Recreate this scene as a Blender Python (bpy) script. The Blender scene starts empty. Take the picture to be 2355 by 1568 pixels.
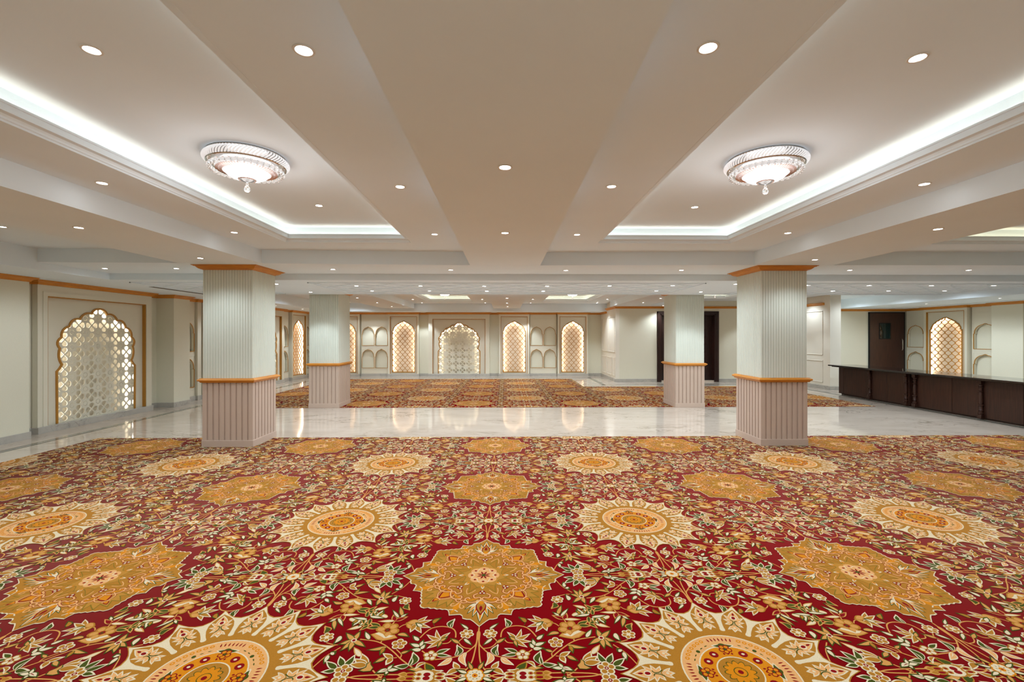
import bpy, bmesh, math, random
import numpy as np
from mathutils import Vector, Matrix
from mathutils.geometry import tessellate_polygon
random.seed(7)
PI = math.pi
scene = bpy.context.scene
COL = scene.collection

# ------------------------------------------------------------------ camera, world, exposure
cam_data = bpy.data.cameras.new('camera')
cam = bpy.data.objects.new('camera', cam_data)
COL.objects.link(cam)
cam_data.sensor_width = 36.0
cam_data.lens = 1047.0 / 2355.0 * 36.0
cam_data.shift_y = -12.5 / 2355.0
cam_data.clip_start = 0.05
cam.location = (0, 0, 1.5)
cam.rotation_euler = (PI / 2, 0, -math.radians(0.875))
scene.camera = cam

world = bpy.data.worlds.new('world')
scene.world = world
world.use_nodes = True
world.node_tree.nodes['Background'].inputs[0].default_value = (0.9, 0.95, 1.0, 1)
world.node_tree.nodes['Background'].inputs[1].default_value = 0.0

scene.view_settings.view_transform = 'Standard'
scene.view_settings.look = 'None'
scene.view_settings.gamma = 1.0
scene.view_settings.use_curve_mapping = False
scene.view_settings.exposure = 0.0
scene.cycles.max_bounces = 8
scene.cycles.diffuse_bounces = 5
scene.cycles.glossy_bounces = 3
scene.cycles.transmission_bounces = 6
scene.cycles.sample_clamp_indirect = 4.0
scene.cycles.use_denoising = True
scene.cycles.caustics_reflective = False
scene.cycles.caustics_refractive = False

LAMP_W = 28.0          # watts of one recessed downlight
COVE_E = 5.4           # strength of the cove light strips
NICHE_E = 25.0         # strength of the light strips behind the screens
LAMP_COL = (.88, 1.0, 1.10)
COVE_COL = (1.0, 0.86, 0.67)
COVE_COL_FAR = (1.0, 0.78, 0.46)
NICHE_COL = (1.0, 0.90, 0.80)

# ------------------------------------------------------------------ materials
def s2l(c):
    return tuple(((x / 255.0) / 12.92 if x / 255.0 <= 0.04045 else (((x / 255.0) + 0.055) / 1.055) ** 2.4) for x in c)

def mat(name, rgb, rough=0.6, metal=0.0, spec=0.5, noise=None, bump=None, emit=None, strength=0.0, trans=0.0, ior=1.45, alpha=1.0):
    """noise=(scale, amount) tints the base colour, bump=(scale, strength, distance)"""
    m = bpy.data.materials.new(name)
    m.use_nodes = True
    nt = m.node_tree
    b = nt.nodes['Principled BSDF']
    c = s2l(rgb)
    b.inputs['Base Color'].default_value = (*c, 1)
    b.inputs['Roughness'].default_value = rough
    b.inputs['Metallic'].default_value = metal
    b.inputs['Specular IOR Level'].default_value = spec
    b.inputs['IOR'].default_value = ior
    b.inputs['Transmission Weight'].default_value = trans
    b.inputs['Alpha'].default_value = alpha
    tc = nt.nodes.new('ShaderNodeTexCoord')
    if noise:
        n = nt.nodes.new('ShaderNodeTexNoise')
        n.inputs['Scale'].default_value = noise[0]
        n.inputs['Detail'].default_value = 3
        nt.links.new(tc.outputs['Object'], n.inputs['Vector'])
        mp = nt.nodes.new('ShaderNodeMapRange')
        mp.inputs['From Min'].default_value = 0.3
        mp.inputs['From Max'].default_value = 0.7
        mp.inputs['To Min'].default_value = 1 - noise[1]
        mp.inputs['To Max'].default_value = 1 + noise[1]
        nt.links.new(n.outputs['Fac'], mp.inputs['Value'])
        mul = nt.nodes.new('ShaderNodeVectorMath')
        mul.operation = 'SCALE'
        mul.inputs[0].default_value = c
        nt.links.new(mp.outputs['Result'], mul.inputs['Scale'])
        nt.links.new(mul.outputs['Vector'], b.inputs['Base Color'])
    if bump:
        n = nt.nodes.new('ShaderNodeTexNoise')
        n.inputs['Scale'].default_value = bump[0]
        nt.links.new(tc.outputs['Object'], n.inputs['Vector'])
        bp = nt.nodes.new('ShaderNodeBump')
        bp.inputs['Strength'].default_value = bump[1]
        bp.inputs['Distance'].default_value = bump[2]
        nt.links.new(n.outputs['Fac'], bp.inputs['Height'])
        nt.links.new(bp.outputs['Normal'], b.inputs['Normal'])
    if emit is not None:
        b.inputs['Emission Color'].default_value = (*emit, 1)
        b.inputs['Emission Strength'].default_value = strength
    return m

def wood(name, dark, light, scale=(30, 30, 1.2), rough=0.35, spec=0.4):
    m = bpy.data.materials.new(name)
    m.use_nodes = True
    nt = m.node_tree
    b = nt.nodes['Principled BSDF']
    b.inputs['Roughness'].default_value = rough
    b.inputs['Specular IOR Level'].default_value = spec
    tc = nt.nodes.new('ShaderNodeTexCoord')
    mp = nt.nodes.new('ShaderNodeMapping')
    mp.inputs['Scale'].default_value = scale
    n = nt.nodes.new('ShaderNodeTexNoise')
    n.inputs['Scale'].default_value = 3.0
    n.inputs['Detail'].default_value = 5
    n.inputs['Roughness'].default_value = 0.65
    cr = nt.nodes.new('ShaderNodeValToRGB')
    cr.color_ramp.elements[0].position = 0.32
    cr.color_ramp.elements[1].position = 0.68
    cr.color_ramp.elements[0].color = (*s2l(dark), 1)
    cr.color_ramp.elements[1].color = (*s2l(light), 1)
    nt.links.new(tc.outputs['Object'], mp.inputs['Vector'])
    nt.links.new(mp.outputs['Vector'], n.inputs['Vector'])
    nt.links.new(n.outputs['Fac'], cr.inputs['Fac'])
    nt.links.new(cr.outputs['Color'], b.inputs['Base Color'])
    return m

def marble(name, base, vein, rough, scale=1.0, stretch=(1, 1, 1), amount=0.55):
    m = bpy.data.materials.new(name)
    m.use_nodes = True
    nt = m.node_tree
    N = nt.nodes
    Lk = nt.links
    b = N['Principled BSDF']
    b.inputs['Roughness'].default_value = rough
    b.inputs['Specular IOR Level'].default_value = 0.5
    tc = N.new('ShaderNodeTexCoord')
    mp = N.new('ShaderNodeMapping')
    mp.inputs['Scale'].default_value = stretch
    mp.inputs['Rotation'].default_value = (0, 0, 0.35)
    Lk.new(tc.outputs['Object'], mp.inputs['Vector'])
    def band(sc, w, dist, lo):
        n = N.new('ShaderNodeTexNoise')
        n.inputs['Scale'].default_value = sc
        n.inputs['Detail'].default_value = 7
        n.inputs['Roughness'].default_value = 0.6
        n.inputs['Distortion'].default_value = dist
        Lk.new(mp.outputs['Vector'], n.inputs['Vector'])
        s = N.new('ShaderNodeMath'); s.operation = 'SUBTRACT'; s.inputs[1].default_value = 0.5
        a = N.new('ShaderNodeMath'); a.operation = 'ABSOLUTE'
        r = N.new('ShaderNodeMapRange')
        r.inputs['From Min'].default_value = 0.0
        r.inputs['From Max'].default_value = w
        r.inputs['To Min'].default_value = lo
        r.inputs['To Max'].default_value = 0.0
        Lk.new(n.outputs['Fac'], s.inputs[0]); Lk.new(s.outputs[0], a.inputs[0]); Lk.new(a.outputs[0], r.inputs['Value'])
        return r.outputs['Result']
    v1 = band(0.8 * scale, 0.018, 1.4, amount)
    v2 = band(2.6 * scale, 0.03, 0.8, amount * 0.35)
    # a soft patchy mask so the veins come and go
    nm = N.new('ShaderNodeTexNoise'); nm.inputs['Scale'].default_value = 0.7 * scale
    Lk.new(mp.outputs['Vector'], nm.inputs['Vector'])
    rm = N.new('ShaderNodeMapRange'); rm.inputs['From Min'].default_value = 0.42; rm.inputs['From Max'].default_value = 0.62
    Lk.new(nm.outputs['Fac'], rm.inputs['Value'])
    ad = N.new('ShaderNodeMath'); ad.operation = 'ADD'; Lk.new(v1, ad.inputs[0]); Lk.new(v2, ad.inputs[1])
    mu = N.new('ShaderNodeMath'); mu.operation = 'MULTIPLY'; Lk.new(ad.outputs[0], mu.inputs[0]); Lk.new(rm.outputs['Result'], mu.inputs[1])
    cl = N.new('ShaderNodeTexNoise'); cl.inputs['Scale'].default_value = 1.7 * scale; cl.inputs['Detail'].default_value = 4
    Lk.new(mp.outputs['Vector'], cl.inputs['Vector'])
    rc = N.new('ShaderNodeMapRange'); rc.inputs['From Min'].default_value = 0.35; rc.inputs['From Max'].default_value = 0.75
    rc.inputs['To Min'].default_value = 0.0; rc.inputs['To Max'].default_value = 0.22
    Lk.new(cl.outputs['Fac'], rc.inputs['Value'])
    a2 = N.new('ShaderNodeMath'); a2.operation = 'ADD'; a2.use_clamp = True
    Lk.new(mu.outputs[0], a2.inputs[0]); Lk.new(rc.outputs['Result'], a2.inputs[1])
    mx = N.new('ShaderNodeMixRGB')
    mx.inputs['Color1'].default_value = (*s2l(base), 1)
    mx.inputs['Color2'].default_value = (*s2l(vein), 1)
    Lk.new(a2.outputs[0], mx.inputs['Fac'])
    Lk.new(mx.outputs['Color'], b.inputs['Base Color'])
    return m

M = {}
M['ceil'] = mat('ceiling_paint', (229, 240, 248), 0.9, noise=(1.5, 0.015))
M['wall'] = mat('wallpaper_cream', (222, 219, 200), 0.75, noise=(90, 0.02), bump=(220, 0.15, 0.002))
M['panel'] = mat('panel_paint', (220, 215, 197), 0.55, noise=(3, 0.01))
M['white_panel'] = mat('white_panel_paint', (230, 224, 210), 0.5, noise=(3, 0.01))
M['niche_back'] = mat('niche_back_paint', (222, 208, 186), 0.6)
M['jali_back'] = mat('screen_back_paint', (206, 200, 182), 0.6)
M['mint'] = mat('column_paint', (212, 216, 204), 0.5, noise=(4, 0.012))
M['mauve'] = mat('mauve_paint', (188, 166, 150), 0.5, noise=(4, 0.02))
M['gold'] = wood('crown_paint', (186, 114, 24), (214, 142, 44), (2, 2, 30), 0.4, 0.5)
M['trim'] = mat('gold_trim', (176, 122, 40), 0.35, spec=0.6, noise=(20, 0.05))
M['marble'] = marble('floor_marble', (203, 189, 174), (128, 116, 98), 0.07, 1.0, (1.0, 1.9, 1), 0.6)
M['skirt'] = marble('skirting_marble', (182, 178, 170), (120, 118, 112), 0.25, 3.0, (1, 1, 1), 0.5)
M['inlay'] = mat('dark_stone_inlay', (74, 70, 58), 0.1, noise=(8, 0.2))
M['inlay2'] = mat('grey_stone_inlay', (150, 146, 134), 0.1, noise=(8, 0.1))
M['dark'] = wood('dark_walnut', (34, 16, 10), (66, 36, 24), (26, 26, 1.0), 0.38, 0.4)
M['espresso'] = wood('espresso_wood', (30, 14, 10), (52, 26, 20), (20, 20, 1.0), 0.35, 0.5)
M['granite'] = mat('dark_granite', (40, 32, 28), 0.06, noise=(160, 0.5))
M['glass_dark'] = mat('vision_glass', (18, 34, 34), 0.05, spec=0.6)
M['chrome'] = mat('chrome', (200, 196, 190), 0.18, metal=1.0)
M['black'] = mat('black_gap', (10, 8, 7), 0.8)
M['ring'] = mat('downlight_ring', (222, 218, 210), 0.5)
M['led'] = mat('downlight_glow', (255, 255, 255), 0.5, emit=(1, 0.98, 0.95), strength=30.0)
M['cove'] = mat('cove_strip', (255, 255, 255), 0.5, emit=COVE_COL, strength=COVE_E)
M['cove_far'] = mat('warm_cove_strip', (255, 255, 255), 0.5, emit=COVE_COL_FAR, strength=COVE_E * 1.05)
M['niche'] = mat('niche_strip', (255, 255, 255), 0.5, emit=NICHE_COL, strength=NICHE_E)
M['niche2'] = mat('lattice_niche_strip', (255, 255, 255), 0.5, emit=(1.0, .90, .76), strength=NICHE_E * .9)
M['bowl'] = mat('frosted_bowl', (255, 255, 255), 0.4, emit=(1, 0.96, 0.95), strength=4.5)
M['crystal'] = mat('crystal', (255, 255, 255), 0.02, trans=1.0, ior=1.5, emit=(1, .98, .98), strength=.05)  # faint emission stands in for lamp light caught by the glass
M['strass'] = mat('crystal_band', (225, 226, 230), 0.15, spec=1.0, noise=(160, 0.35), emit=(1, 0.98, 1), strength=.48)  # emission painted in: band and lower ring only catch the bowl's light
M['rosegold'] = mat('rose_gold_metal', (214, 180, 168), 0.3, metal=1.0)
M['slot'] = mat('vent_slot', (70, 62, 52), 0.7)

# ------------------------------------------------------------------ mesh helpers
class MB:
    def __init__(self):
        self.v = []; self.f = []; self.m = []; self.mats = []
    def mi(self, mt):
        if mt not in self.mats: self.mats.append(mt)
        return self.mats.index(mt)
    def add(self, vs, fs, mt=None):
        o = len(self.v)
        self.v += [tuple(p) for p in vs]
        k = self.mi(mt) if mt is not None else 0
        for f in fs:
            self.f.append(tuple(i + o for i in f)); self.m.append(k)
    def box(self, x0, x1, y0, y1, z0, z1, mt=None):
        self.add([(x0, y0, z0), (x1, y0, z0), (x1, y1, z0), (x0, y1, z0), (x0, y0, z1), (x1, y0, z1), (x1, y1, z1), (x0, y1, z1)],
                 [(0, 3, 2, 1), (4, 5, 6, 7), (0, 1, 5, 4), (1, 2, 6, 5), (2, 3, 7, 6), (3, 0, 4, 7)], mt)
    def bbox(self, x0, x1, y0, y1, z0, z1, b=0.004, mt=None):
        """box with chamfered edges"""
        bm = bmesh.new()
        bmesh.ops.create_cube(bm, size=1.0)
        for v in bm.verts:
            v.co = Vector(((x0 + x1) / 2 + v.co.x * (x1 - x0), (y0 + y1) / 2 + v.co.y * (y1 - y0), (z0 + z1) / 2 + v.co.z * (z1 - z0)))
        bmesh.ops.bevel(bm, geom=bm.edges[:], offset=b, segments=1, affect='EDGES')
        bm.verts.index_update()
        self.add([v.co[:] for v in bm.verts], [[v.index for v in f.verts] for f in bm.faces], mt)
        bm.free()
    def prism(self, pts, z0, z1, mt=None, axis='z'):
        """pts: 2-D polygon (counter-clockwise) swept along an axis"""
        n = len(pts)
        def at(p, t):
            if axis == 'z': return (p[0], p[1], t)
            if axis == 'x': return (t, p[0], p[1])
            return (p[0], t, p[1])
        vs = [at(p, z0) for p in pts] + [at(p, z1) for p in pts]
        fs = [(i, (i + 1) % n, n + (i + 1) % n, n + i) for i in range(n)]
        tr = tessellate_polygon([[Vector((p[0], p[1], 0)) for p in pts]])
        fs += [tuple(reversed(t)) for t in tr] + [tuple(i + n for i in t) for t in tr]
        self.add(vs, fs, mt)
    def lathe(self, prof, c=(0, 0, 0), seg=20, mt=None):
        vs = []; fs = []
        n = len(prof)
        for k in range(seg):
            a = 2 * PI * k / seg
            for r, z in prof:
                vs.append((c[0] + r * math.cos(a), c[1] + r * math.sin(a), c[2] + z))
        for k in range(seg):
            k2 = (k + 1) % seg
            for i in range(n - 1):
                fs.append((k * n + i, k2 * n + i, k2 * n + i + 1, k * n + i + 1))
        self.add(vs, fs, mt)
    def ringprof(self, path, prof, closed=True, mt=None):
        """sweep profile (out, z) along a 2-D mitred path in the xy plane; out is to the left of the direction of travel"""
        n = len(path); m = len(prof)
        vs = []
        for i in range(n):
            p = Vector(path[i])
            a = Vector(path[i - 1]) if (closed or i > 0) else None
            b = Vector(path[(i + 1) % n]) if (closed or i < n - 1) else None
            d1 = (p - a).normalized() if a is not None else None
            d2 = (b - p).normalized() if b is not None else None
            if d1 is None: d1 = d2
            if d2 is None: d2 = d1
            n1 = Vector((-d1.y, d1.x)); n2 = Vector((-d2.y, d2.x))
            mm = (n1 + n2).normalized()
            k = 1 / max(0.3, mm.dot(n1))
            for o, z in prof:
                q = p + mm * (o * k)
                vs.append((q.x, q.y, z))
        fs = []
        rng = n if closed else n - 1
        for i in range(rng):
            j = (i + 1) % n
            for k in range(m - 1):
                fs.append((i * m + k, j * m + k, j * m + k + 1, i * m + k + 1))
        if not closed:
            fs.append(tuple(range(m)))
            fs.append(tuple(reversed(range((n - 1) * m, n * m))))
        self.add(vs, fs, mt)
    def board(self, outer, holes, y0, y1, mt=None):
        """vertical board in the xz plane with holes, front at y0, back at y1"""
        loops = [[Vector((p[0], p[1], 0)) for p in outer]] + [[Vector((p[0], p[1], 0)) for p in h] for h in holes]
        flat = [p for l in loops for p in l]
        tr = tessellate_polygon(loops)
        n = len(flat)
        vs = [(p.x, y0, p.y) for p in flat] + [(p.x, y1, p.y) for p in flat]
        fs = [tuple(t) for t in tr] + [tuple(i + n for i in reversed(t)) for t in tr]
        o = 0
        for l in loops:
            k = len(l)
            for i in range(k):
                j = (i + 1) % k
                fs.append((o + i, o + j, n + o + j, n + o + i))
            o += k
        self.add(vs, fs, mt)
    def ribbon(self, pts, w, y0, y1, closed=False, mt=None):
        """raised band of width w along an xz polyline, from y0 (front) to y1"""
        n = len(pts)
        P2 = [Vector(p) for p in pts]
        off = []
        for i in range(n):
            a = P2[i - 1] if (closed or i > 0) else P2[i]
            b = P2[(i + 1) % n] if (closed or i < n - 1) else P2[i]
            d1 = (P2[i] - a); d2 = (b - P2[i])
            if d1.length < 1e-9: d1 = d2
            if d2.length < 1e-9: d2 = d1
            d1.normalize(); d2.normalize()
            n1 = Vector((-d1.y, d1.x)); n2 = Vector((-d2.y, d2.x))
            m_ = n1 + n2
            m_ = m_.normalized() if m_.length > 1e-6 else n1
            off.append(m_ * (1 / max(0.6, m_.dot(n1))))
        vs = []
        for p, o in zip(P2, off):
            l = p + o * w / 2; r = p - o * w / 2
            vs += [(l.x, y1, l.y), (l.x, y0, l.y), (r.x, y0, r.y), (r.x, y1, r.y)]
        fs = []
        for i in range(n if closed else n - 1):
            j = (i + 1) % n
            for k in range(3):
                fs.append((i * 4 + k, j * 4 + k, j * 4 + k + 1, i * 4 + k + 1))
        if not closed:
            fs += [(0, 1, 2, 3), ((n - 1) * 4 + 3, (n - 1) * 4 + 2, (n - 1) * 4 + 1, (n - 1) * 4)]
        self.add(vs, fs, mt)
    def build(self, name, mt=None, parent=None, smooth=False, fix=True):
        me = bpy.data.meshes.new(name)
        me.from_pydata(self.v, [], self.f)
        mats = self.mats if self.mats and self.mats != [None] else [mt]
        for k in mats: me.materials.append(k)
        if len(mats) > 1: me.polygons.foreach_set('material_index', self.m)
        if fix:
            bm = bmesh.new(); bm.from_mesh(me)
            bmesh.ops.recalc_face_normals(bm, faces=bm.faces[:])
            bm.to_mesh(me); bm.free()
        if smooth:
            me.polygons.foreach_set('use_smooth', [True] * len(me.polygons))
            try: me.set_sharp_from_angle(angle=math.radians(40))
            except Exception: pass
        me.update()
        o = bpy.data.objects.new(name, me)
        COL.objects.link(o)
        if parent: o.parent = parent
        return o

def tag(o, label=None, cat=None, group=None, kind=None):
    if label: o['label'] = label
    if cat: o['category'] = cat
    if group: o['group'] = group
    if kind: o['kind'] = kind
    return o

def empty(name, loc=(0, 0, 0), rz=0.0):
    o = bpy.data.objects.new(name, None)
    COL.objects.link(o)
    o.location = loc; o.rotation_euler = (0, 0, rz); o.empty_display_size = 0.1
    return o

def kids(o):
    return [c for c in bpy.data.objects if c.parent == o]

def copy_tree(o, loc, rz=None, sc=None):
    r = o.copy(); COL.objects.link(r); r.location = loc
    if rz is not None: r.rotation_euler = (0, 0, rz)
    if sc: r.scale = sc
    for c in kids(o):
        d = c.copy(); COL.objects.link(d); d.parent = r
        for g in kids(c):
            e = g.copy(); COL.objects.link(e); e.parent = d
    return r

# ------------------------------------------------------------------ levels and planes of the hall (metres)
Z_C1, Z_S, Z_D, Z_T, Z_TOP = 2.621, 2.443, 2.347, 2.80, 3.0
XL, YB, XR = -7.28, 16.92, 12.92           # wall surfaces
Y_FRONT = -3.0                             # wall behind the camera
YN, XN = 14.68, 3.58                       # the wall that steps forward round the double door
# ------------------------------------------------------------------ floor
b = MB(); b.box(XL - .2, XR + .2, Y_FRONT - .2, YB + .2, -0.1, 0.0)
tag(b.build('floor', M['marble']), kind='structure')
b = MB()
def inlay(path):
    for (x0, y0), (x1, y1) in zip(path, path[1:]):
        for o0, o1, mt in ((-.055, -.025, M['inlay']), (-.025, .025, M['inlay2']), (.025, .055, M['inlay'])):
            if abs(x1 - x0) < 1e-6:
                b.box(x0 + o0, x0 + o1, min(y0, y1) - .055, max(y0, y1) + .055, -0.02, 0.0015, mt)
            else:
                b.box(min(x0, x1) - .055, max(x0, x1) + .055, y0 + o0, y0 + o1, -0.02, 0.0015, mt)
inlay([(-6.5, Y_FRONT), (-6.5, 16.2), (3.0, 16.2), (3.0, 13.8), (8.45, 13.8), (8.45, Y_FRONT)])
tag(b.build('trim_1'), kind='structure')

# ------------------------------------------------------------------ ceiling
def plate(b, x0, x1, y0, y1, z0, z1, holes):
    xs = sorted({x0, x1, *[h[0] for h in holes], *[h[1] for h in holes]})
    ys = sorted({y0, y1, *[h[2] for h in holes], *[h[3] for h in holes]})
    for i in range(len(xs) - 1):
        for j in range(len(ys) - 1):
            cx, cy = (xs[i] + xs[i + 1]) / 2, (ys[j] + ys[j + 1]) / 2
            if any(h[0] < cx < h[1] and h[2] < cy < h[3] for h in holes): continue
            b.box(xs[i], xs[i + 1], ys[j], ys[j + 1], z0, z1)

TRAYS = [(-2.63, -1.13, 1.18, 5.50, 0), (1.12, 2.74, 1.18, 5.50, 0), (4.80, 6.68, 1.18, 5.50, 1),
         (-2.53, -1.04, 10.95, 15.03, 1), (1.21, 2.75, 10.95, 15.03, 1), (4.90, 6.68, 11.00, 13.66, 1)]
G = 0.006
b = MB()
plate(b, XL - .2, XR + .2, Y_FRONT - .2, YB + .2, Z_C1, Z_TOP, [(t[0] - G, t[1] + G, t[2] - G, t[3] + G) for t in TRAYS])
for t in TRAYS:
    b.box(t[0] - G - .05, t[1] + G + .05, t[2] - G - .05, t[3] + G + .05, Z_T, Z_TOP - .01)
# deep beams (lower level S)
b.box(-4.25, -3.18, Y_FRONT, 6.2, Z_S + .0006, Z_C1 + .05)
b.box(3.33, 4.39, Y_FRONT, 6.2, Z_S + .0006, Z_C1 + .05)
b.box(-.47, .474, Y_FRONT, 6.2, Z_S + .0006, Z_C1 + .05)
b.prism([(-6.2, 5.93), (-3.18, 6.0), (-.47, 6.11), (.47, 6.12), (3.33, 6.03), (10.7, 6.0), (10.7, 7.02), (-6.2, 7.02)], Z_S, Z_C1 + .05)
b.box(-4.22, -3.16, 9.3, 15.92, Z_S, Z_C1 + .05)
b.box(3.42, 4.45, 9.3, YN + .1, Z_S, Z_C1 + .05)
b.box(-.40, .52, 9.3, 15.92, Z_S, Z_C1 + .05)
b.box(4.4, 6.0, 13.95, YN + .1, Z_S + .0006, Z_C1 + .05)
# dropped strip over the marble aisle and the perimeter soffits (level D)
b.box(-6.2, 9.05, 7.0, 9.42, Z_D + .0006, Z_C1 + .05)
b.box(XL - .1, -6.0, Y_FRONT, YB + .1, Z_D, Z_C1 + .05)
b.box(-6.2, XN + .1, 15.95, YB + .1, Z_D + .0006, Z_C1 + .05)
b.box(10.5, XR + .1, Y_FRONT, 14.6, Z_D, Z_C1 + .05)
tag(b.build('ceiling', M['ceil']), kind='structure')

# moulded lip round every tray, and the light strip that lies on its ledge
for i, t in enumerate(TRAYS):
    x0, x1, y0, y1, far = t
    b = MB()
    prof = [(-.008, .0), (-.006, -.0015), (.003, -.0015), (.004, .010), (.012, .013), (.015, .024), (.028, .038), (.044, .053), (.056, .060), (.058, .070), (.068, .073), (.068, .084), (.060, .084), (.060, .034), (-.008, .034)]
    b.ringprof([(x0, y0), (x1, y0), (x1, y1), (x0, y1)], [(o, Z_C1 + z) for o, z in prof])
    r = b.build('trim_%d' % (i + 2), M['ceil'], smooth=False)
    tag(r, kind='structure')
    b = MB()
    for (a0, a1, c0, c1) in ((x0 + .004, x0 + .034, y0 + .05, y1 - .05), (x1 - .034, x1 - .004, y0 + .05, y1 - .05), (x0 + .05, x1 - .05, y0 + .004, y0 + .034), (x0 + .05, x1 - .05, y1 - .034, y1 - .004)):
        b.box(a0, a1, c0, c1, Z_C1 + .0355, Z_C1 + .045)
    where = ['near left tray of the ceiling', 'near right tray of the ceiling', 'tray beyond the right beam, above the counter side', 'far tray left of the middle beam', 'far tray right of the middle beam', 'far tray above the double door'][i]
    tag(b.build('cove_light_strip', M['cove_far' if far else 'cove']), 'glowing light strip hidden on the ledge of the ' + where, 'cove light', 'light strips in the ceiling trays')

# shadow-gap slot diffuser in the left perimeter soffit, and a thin one on the right
b = MB()
for dx in (-.03, .0, .03):
    b.box(-6.15 + dx, -6.135 + dx, 8.0, 9.4, Z_D - .004, Z_D + .002)
tag(b.build('air_slot_diffuser', M['slot']), 'thin dark linear air slot in the ceiling beside the left wall', 'air vent')
b = MB(); b.box(12.2, 12.212, 3.0, 14.3, Z_D - .003, Z_D + .002)
tag(b.build('air_slot_diffuser', M['slot']), 'long thin dark air slot in the ceiling above the counter', 'air vent')

# scalloped fretwork panels on the dropped strip
def fret(name, x0, x1, y0, y1, label):
    r = empty(name, ((x0 + x1) / 2, (y0 + y1) / 2, Z_D))
    hx, hy = (x1 - x0) / 2, (y1 - y0) / 2
    b = MB()
    for a in ((-hx, hx, -hy, -hy + .02), (-hx, hx, hy - .02, hy), (-hx, -hx + .02, -hy, hy), (hx - .02, hx, -hy, hy)):
        b.box(a[0], a[1], a[2], a[3], -.012, .001)
    b.build('frame', M['ceil'], r)
    b = MB()
    D, H = .30, .50
    n = int(2 * hx / D)
    n -= n % 2
    for k in range(n + 1):
        xk = (k - n / 2) * D
        pts = []
        ny = int(2 * (hy - .06) / .03)
        for j in range(ny + 1):
            y = -hy + .06 + 2 * (hy - .06) * j / ny
            th = 2 * PI * y / H
            pts.append((max(-hx + .03, min(hx - .03, xk + (-1) ** k * .142 * (math.cos(th) + .06 * math.cos(3 * th)))), y))
        nn = len(pts)
        vs = []; fs = []
        for (px, py) in pts:
            vs += [(px - .006, py, .001), (px - .006, py, -.007), (px + .006, py, -.007), (px + .006, py, .001)]
        for j in range(nn - 1):
            for q in range(3): fs.append((j * 4 + q, j * 4 + 4 + q, j * 4 + 5 + q, j * 4 + 1 + q))
        b.add(vs, fs)
    b.build('fretwork', M['ceil'], r)
    tag(r, label, 'ceiling panel', 'fretwork panels on the ceiling over the marble aisle')
fret('ceiling_fretwork_panel', -3.15, 3.25, 7.30, 9.2, 'white scalloped fretwork ceiling panel between the two pairs of columns')
fret('ceiling_fretwork_panel', -5.95, -4.4, 7.30, 9.2, 'small white fretwork ceiling panel left of the left columns')
fret('ceiling_fretwork_panel', 4.45, 8.95, 7.30, 9.2, 'white fretwork ceiling panel right of the right columns')

# ------------------------------------------------------------------ walls
def wall(name, boxes, m_='wall'):
    b = MB()
    for x in boxes: b.box(*x)
    tag(b.build(name, M[m_]), kind='structure')
wall('wall_left', [(XL - .2, XL, Y_FRONT - .2, YB + .2, 0, Z_TOP)])
wall('wall_back', [(XL - .2, XN + .1, YB, YB + .2, 0, Z_TOP)])
wall('wall_front', [(XL - .2, XR + .2, Y_FRONT - .2, Y_FRONT, 0, Z_TOP)])
# wall round the double door: opening x 5.0..6.85, z 0..2.20
wall('wall_door', [(XN + .12, 5.0, YN, YN + .22, 0, Z_TOP), (6.85, 9.25, YN, YN + .22, 0, Z_TOP), (5.0, 6.85, YN, YN + .22, 2.20, Z_TOP), (5.0, 6.85, YN + .45, YN + .5, 0, 2.3)])
wall('wall_notch', [(XN, XN + .12, YN, YB + .1, 0, Z_TOP)], 'white_panel')
wall('wall_pier', [(8.95, 9.25, 12.4, YN + .1, 0, Z_TOP)], 'white_panel')
wall('wall_service', [(9.2, XR + .2, 14.42, 14.62, 0, Z_TOP)])
wall('wall_right', [(XR, XR + .2, Y_FRONT - .2, 14.6, 0, Z_TOP)])

# arch outlines: half profile from the foot up to the peak (x, z)
def bulge(p, q, s, n=6):
    p = Vector(p); q = Vector(q); d = q - p; nn = Vector((d.y, -d.x)).normalized()
    return [tuple(p + d * t + nn * (s * 4 * t * (1 - t))) for t in [i / n for i in range(n)]]
def mirror(half):
    """half runs foot -> peak on the right side; returns the closed outline counter-clockwise"""
    return [tuple(p) for p in half] + [(-x, z) for x, z in reversed(half[:-1])]
def arch_big(k=1.0):
    h = [(.757, .105), (.757, .924)]
    h += [(.715, .965)]
    c = [(.672, 1.03), (.706, 1.295), (.680, 1.465), (.549, 1.645), (.364, 1.767), (.150, 1.868), (0, 1.955)]
    s = [.040, .052, .048, .050, .045, .030]
    h += bulge((.672, 1.03), c[1], .034)
    for i in range(1, len(c) - 1): h += bulge(c[i], c[i + 1], s[i])
    h += [(0, 1.955)]
    return mirror(h)
def arch_mid():
    h = [(.404, .163), (.404, 1.664), (.366, 1.678)]
    c = [(.366, 1.69), (.345, 1.775), (.27, 1.86), (.182, 1.922), (.093, 1.968), (0, 2.014)]
    for i in range(len(c) - 1): h += bulge(c[i], c[i + 1], .013, 4)
    h += [(0, 2.014)]
    return mirror(h)
def arch_small(cx, z0, hw=.222, H=.68):
    h = [(hw, z0), (hw, z0 + .405), (hw - .022, z0 + .42)]
    c = [(hw - .018, z0 + .43)]
    for k in range(1, 8):
        a = k / 8 * PI / 2
        c.append(((hw - .018) * math.cos(a) ** .9, z0 + .43 + (H - .455) * math.sin(a)))
    c.append((0, z0 + H))
    for i in range(len(c) - 1): h += bulge(c[i], c[i + 1], .004, 3)
    h += [(0, z0 + H)]
    return [(cx + x, z) for x, z in mirror(h)]

def offset(pts, d):
    """push a closed ccw outline outwards by d"""
    n = len(pts); out = []
    for i in range(n):
        a = Vector(pts[i - 1]); p = Vector(pts[i]); q = Vector(pts[(i + 1) % n])
        t = (q - a).normalized()
        out.append((p.x + t.y * d, p.y - t.x * d))
    return out

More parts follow.
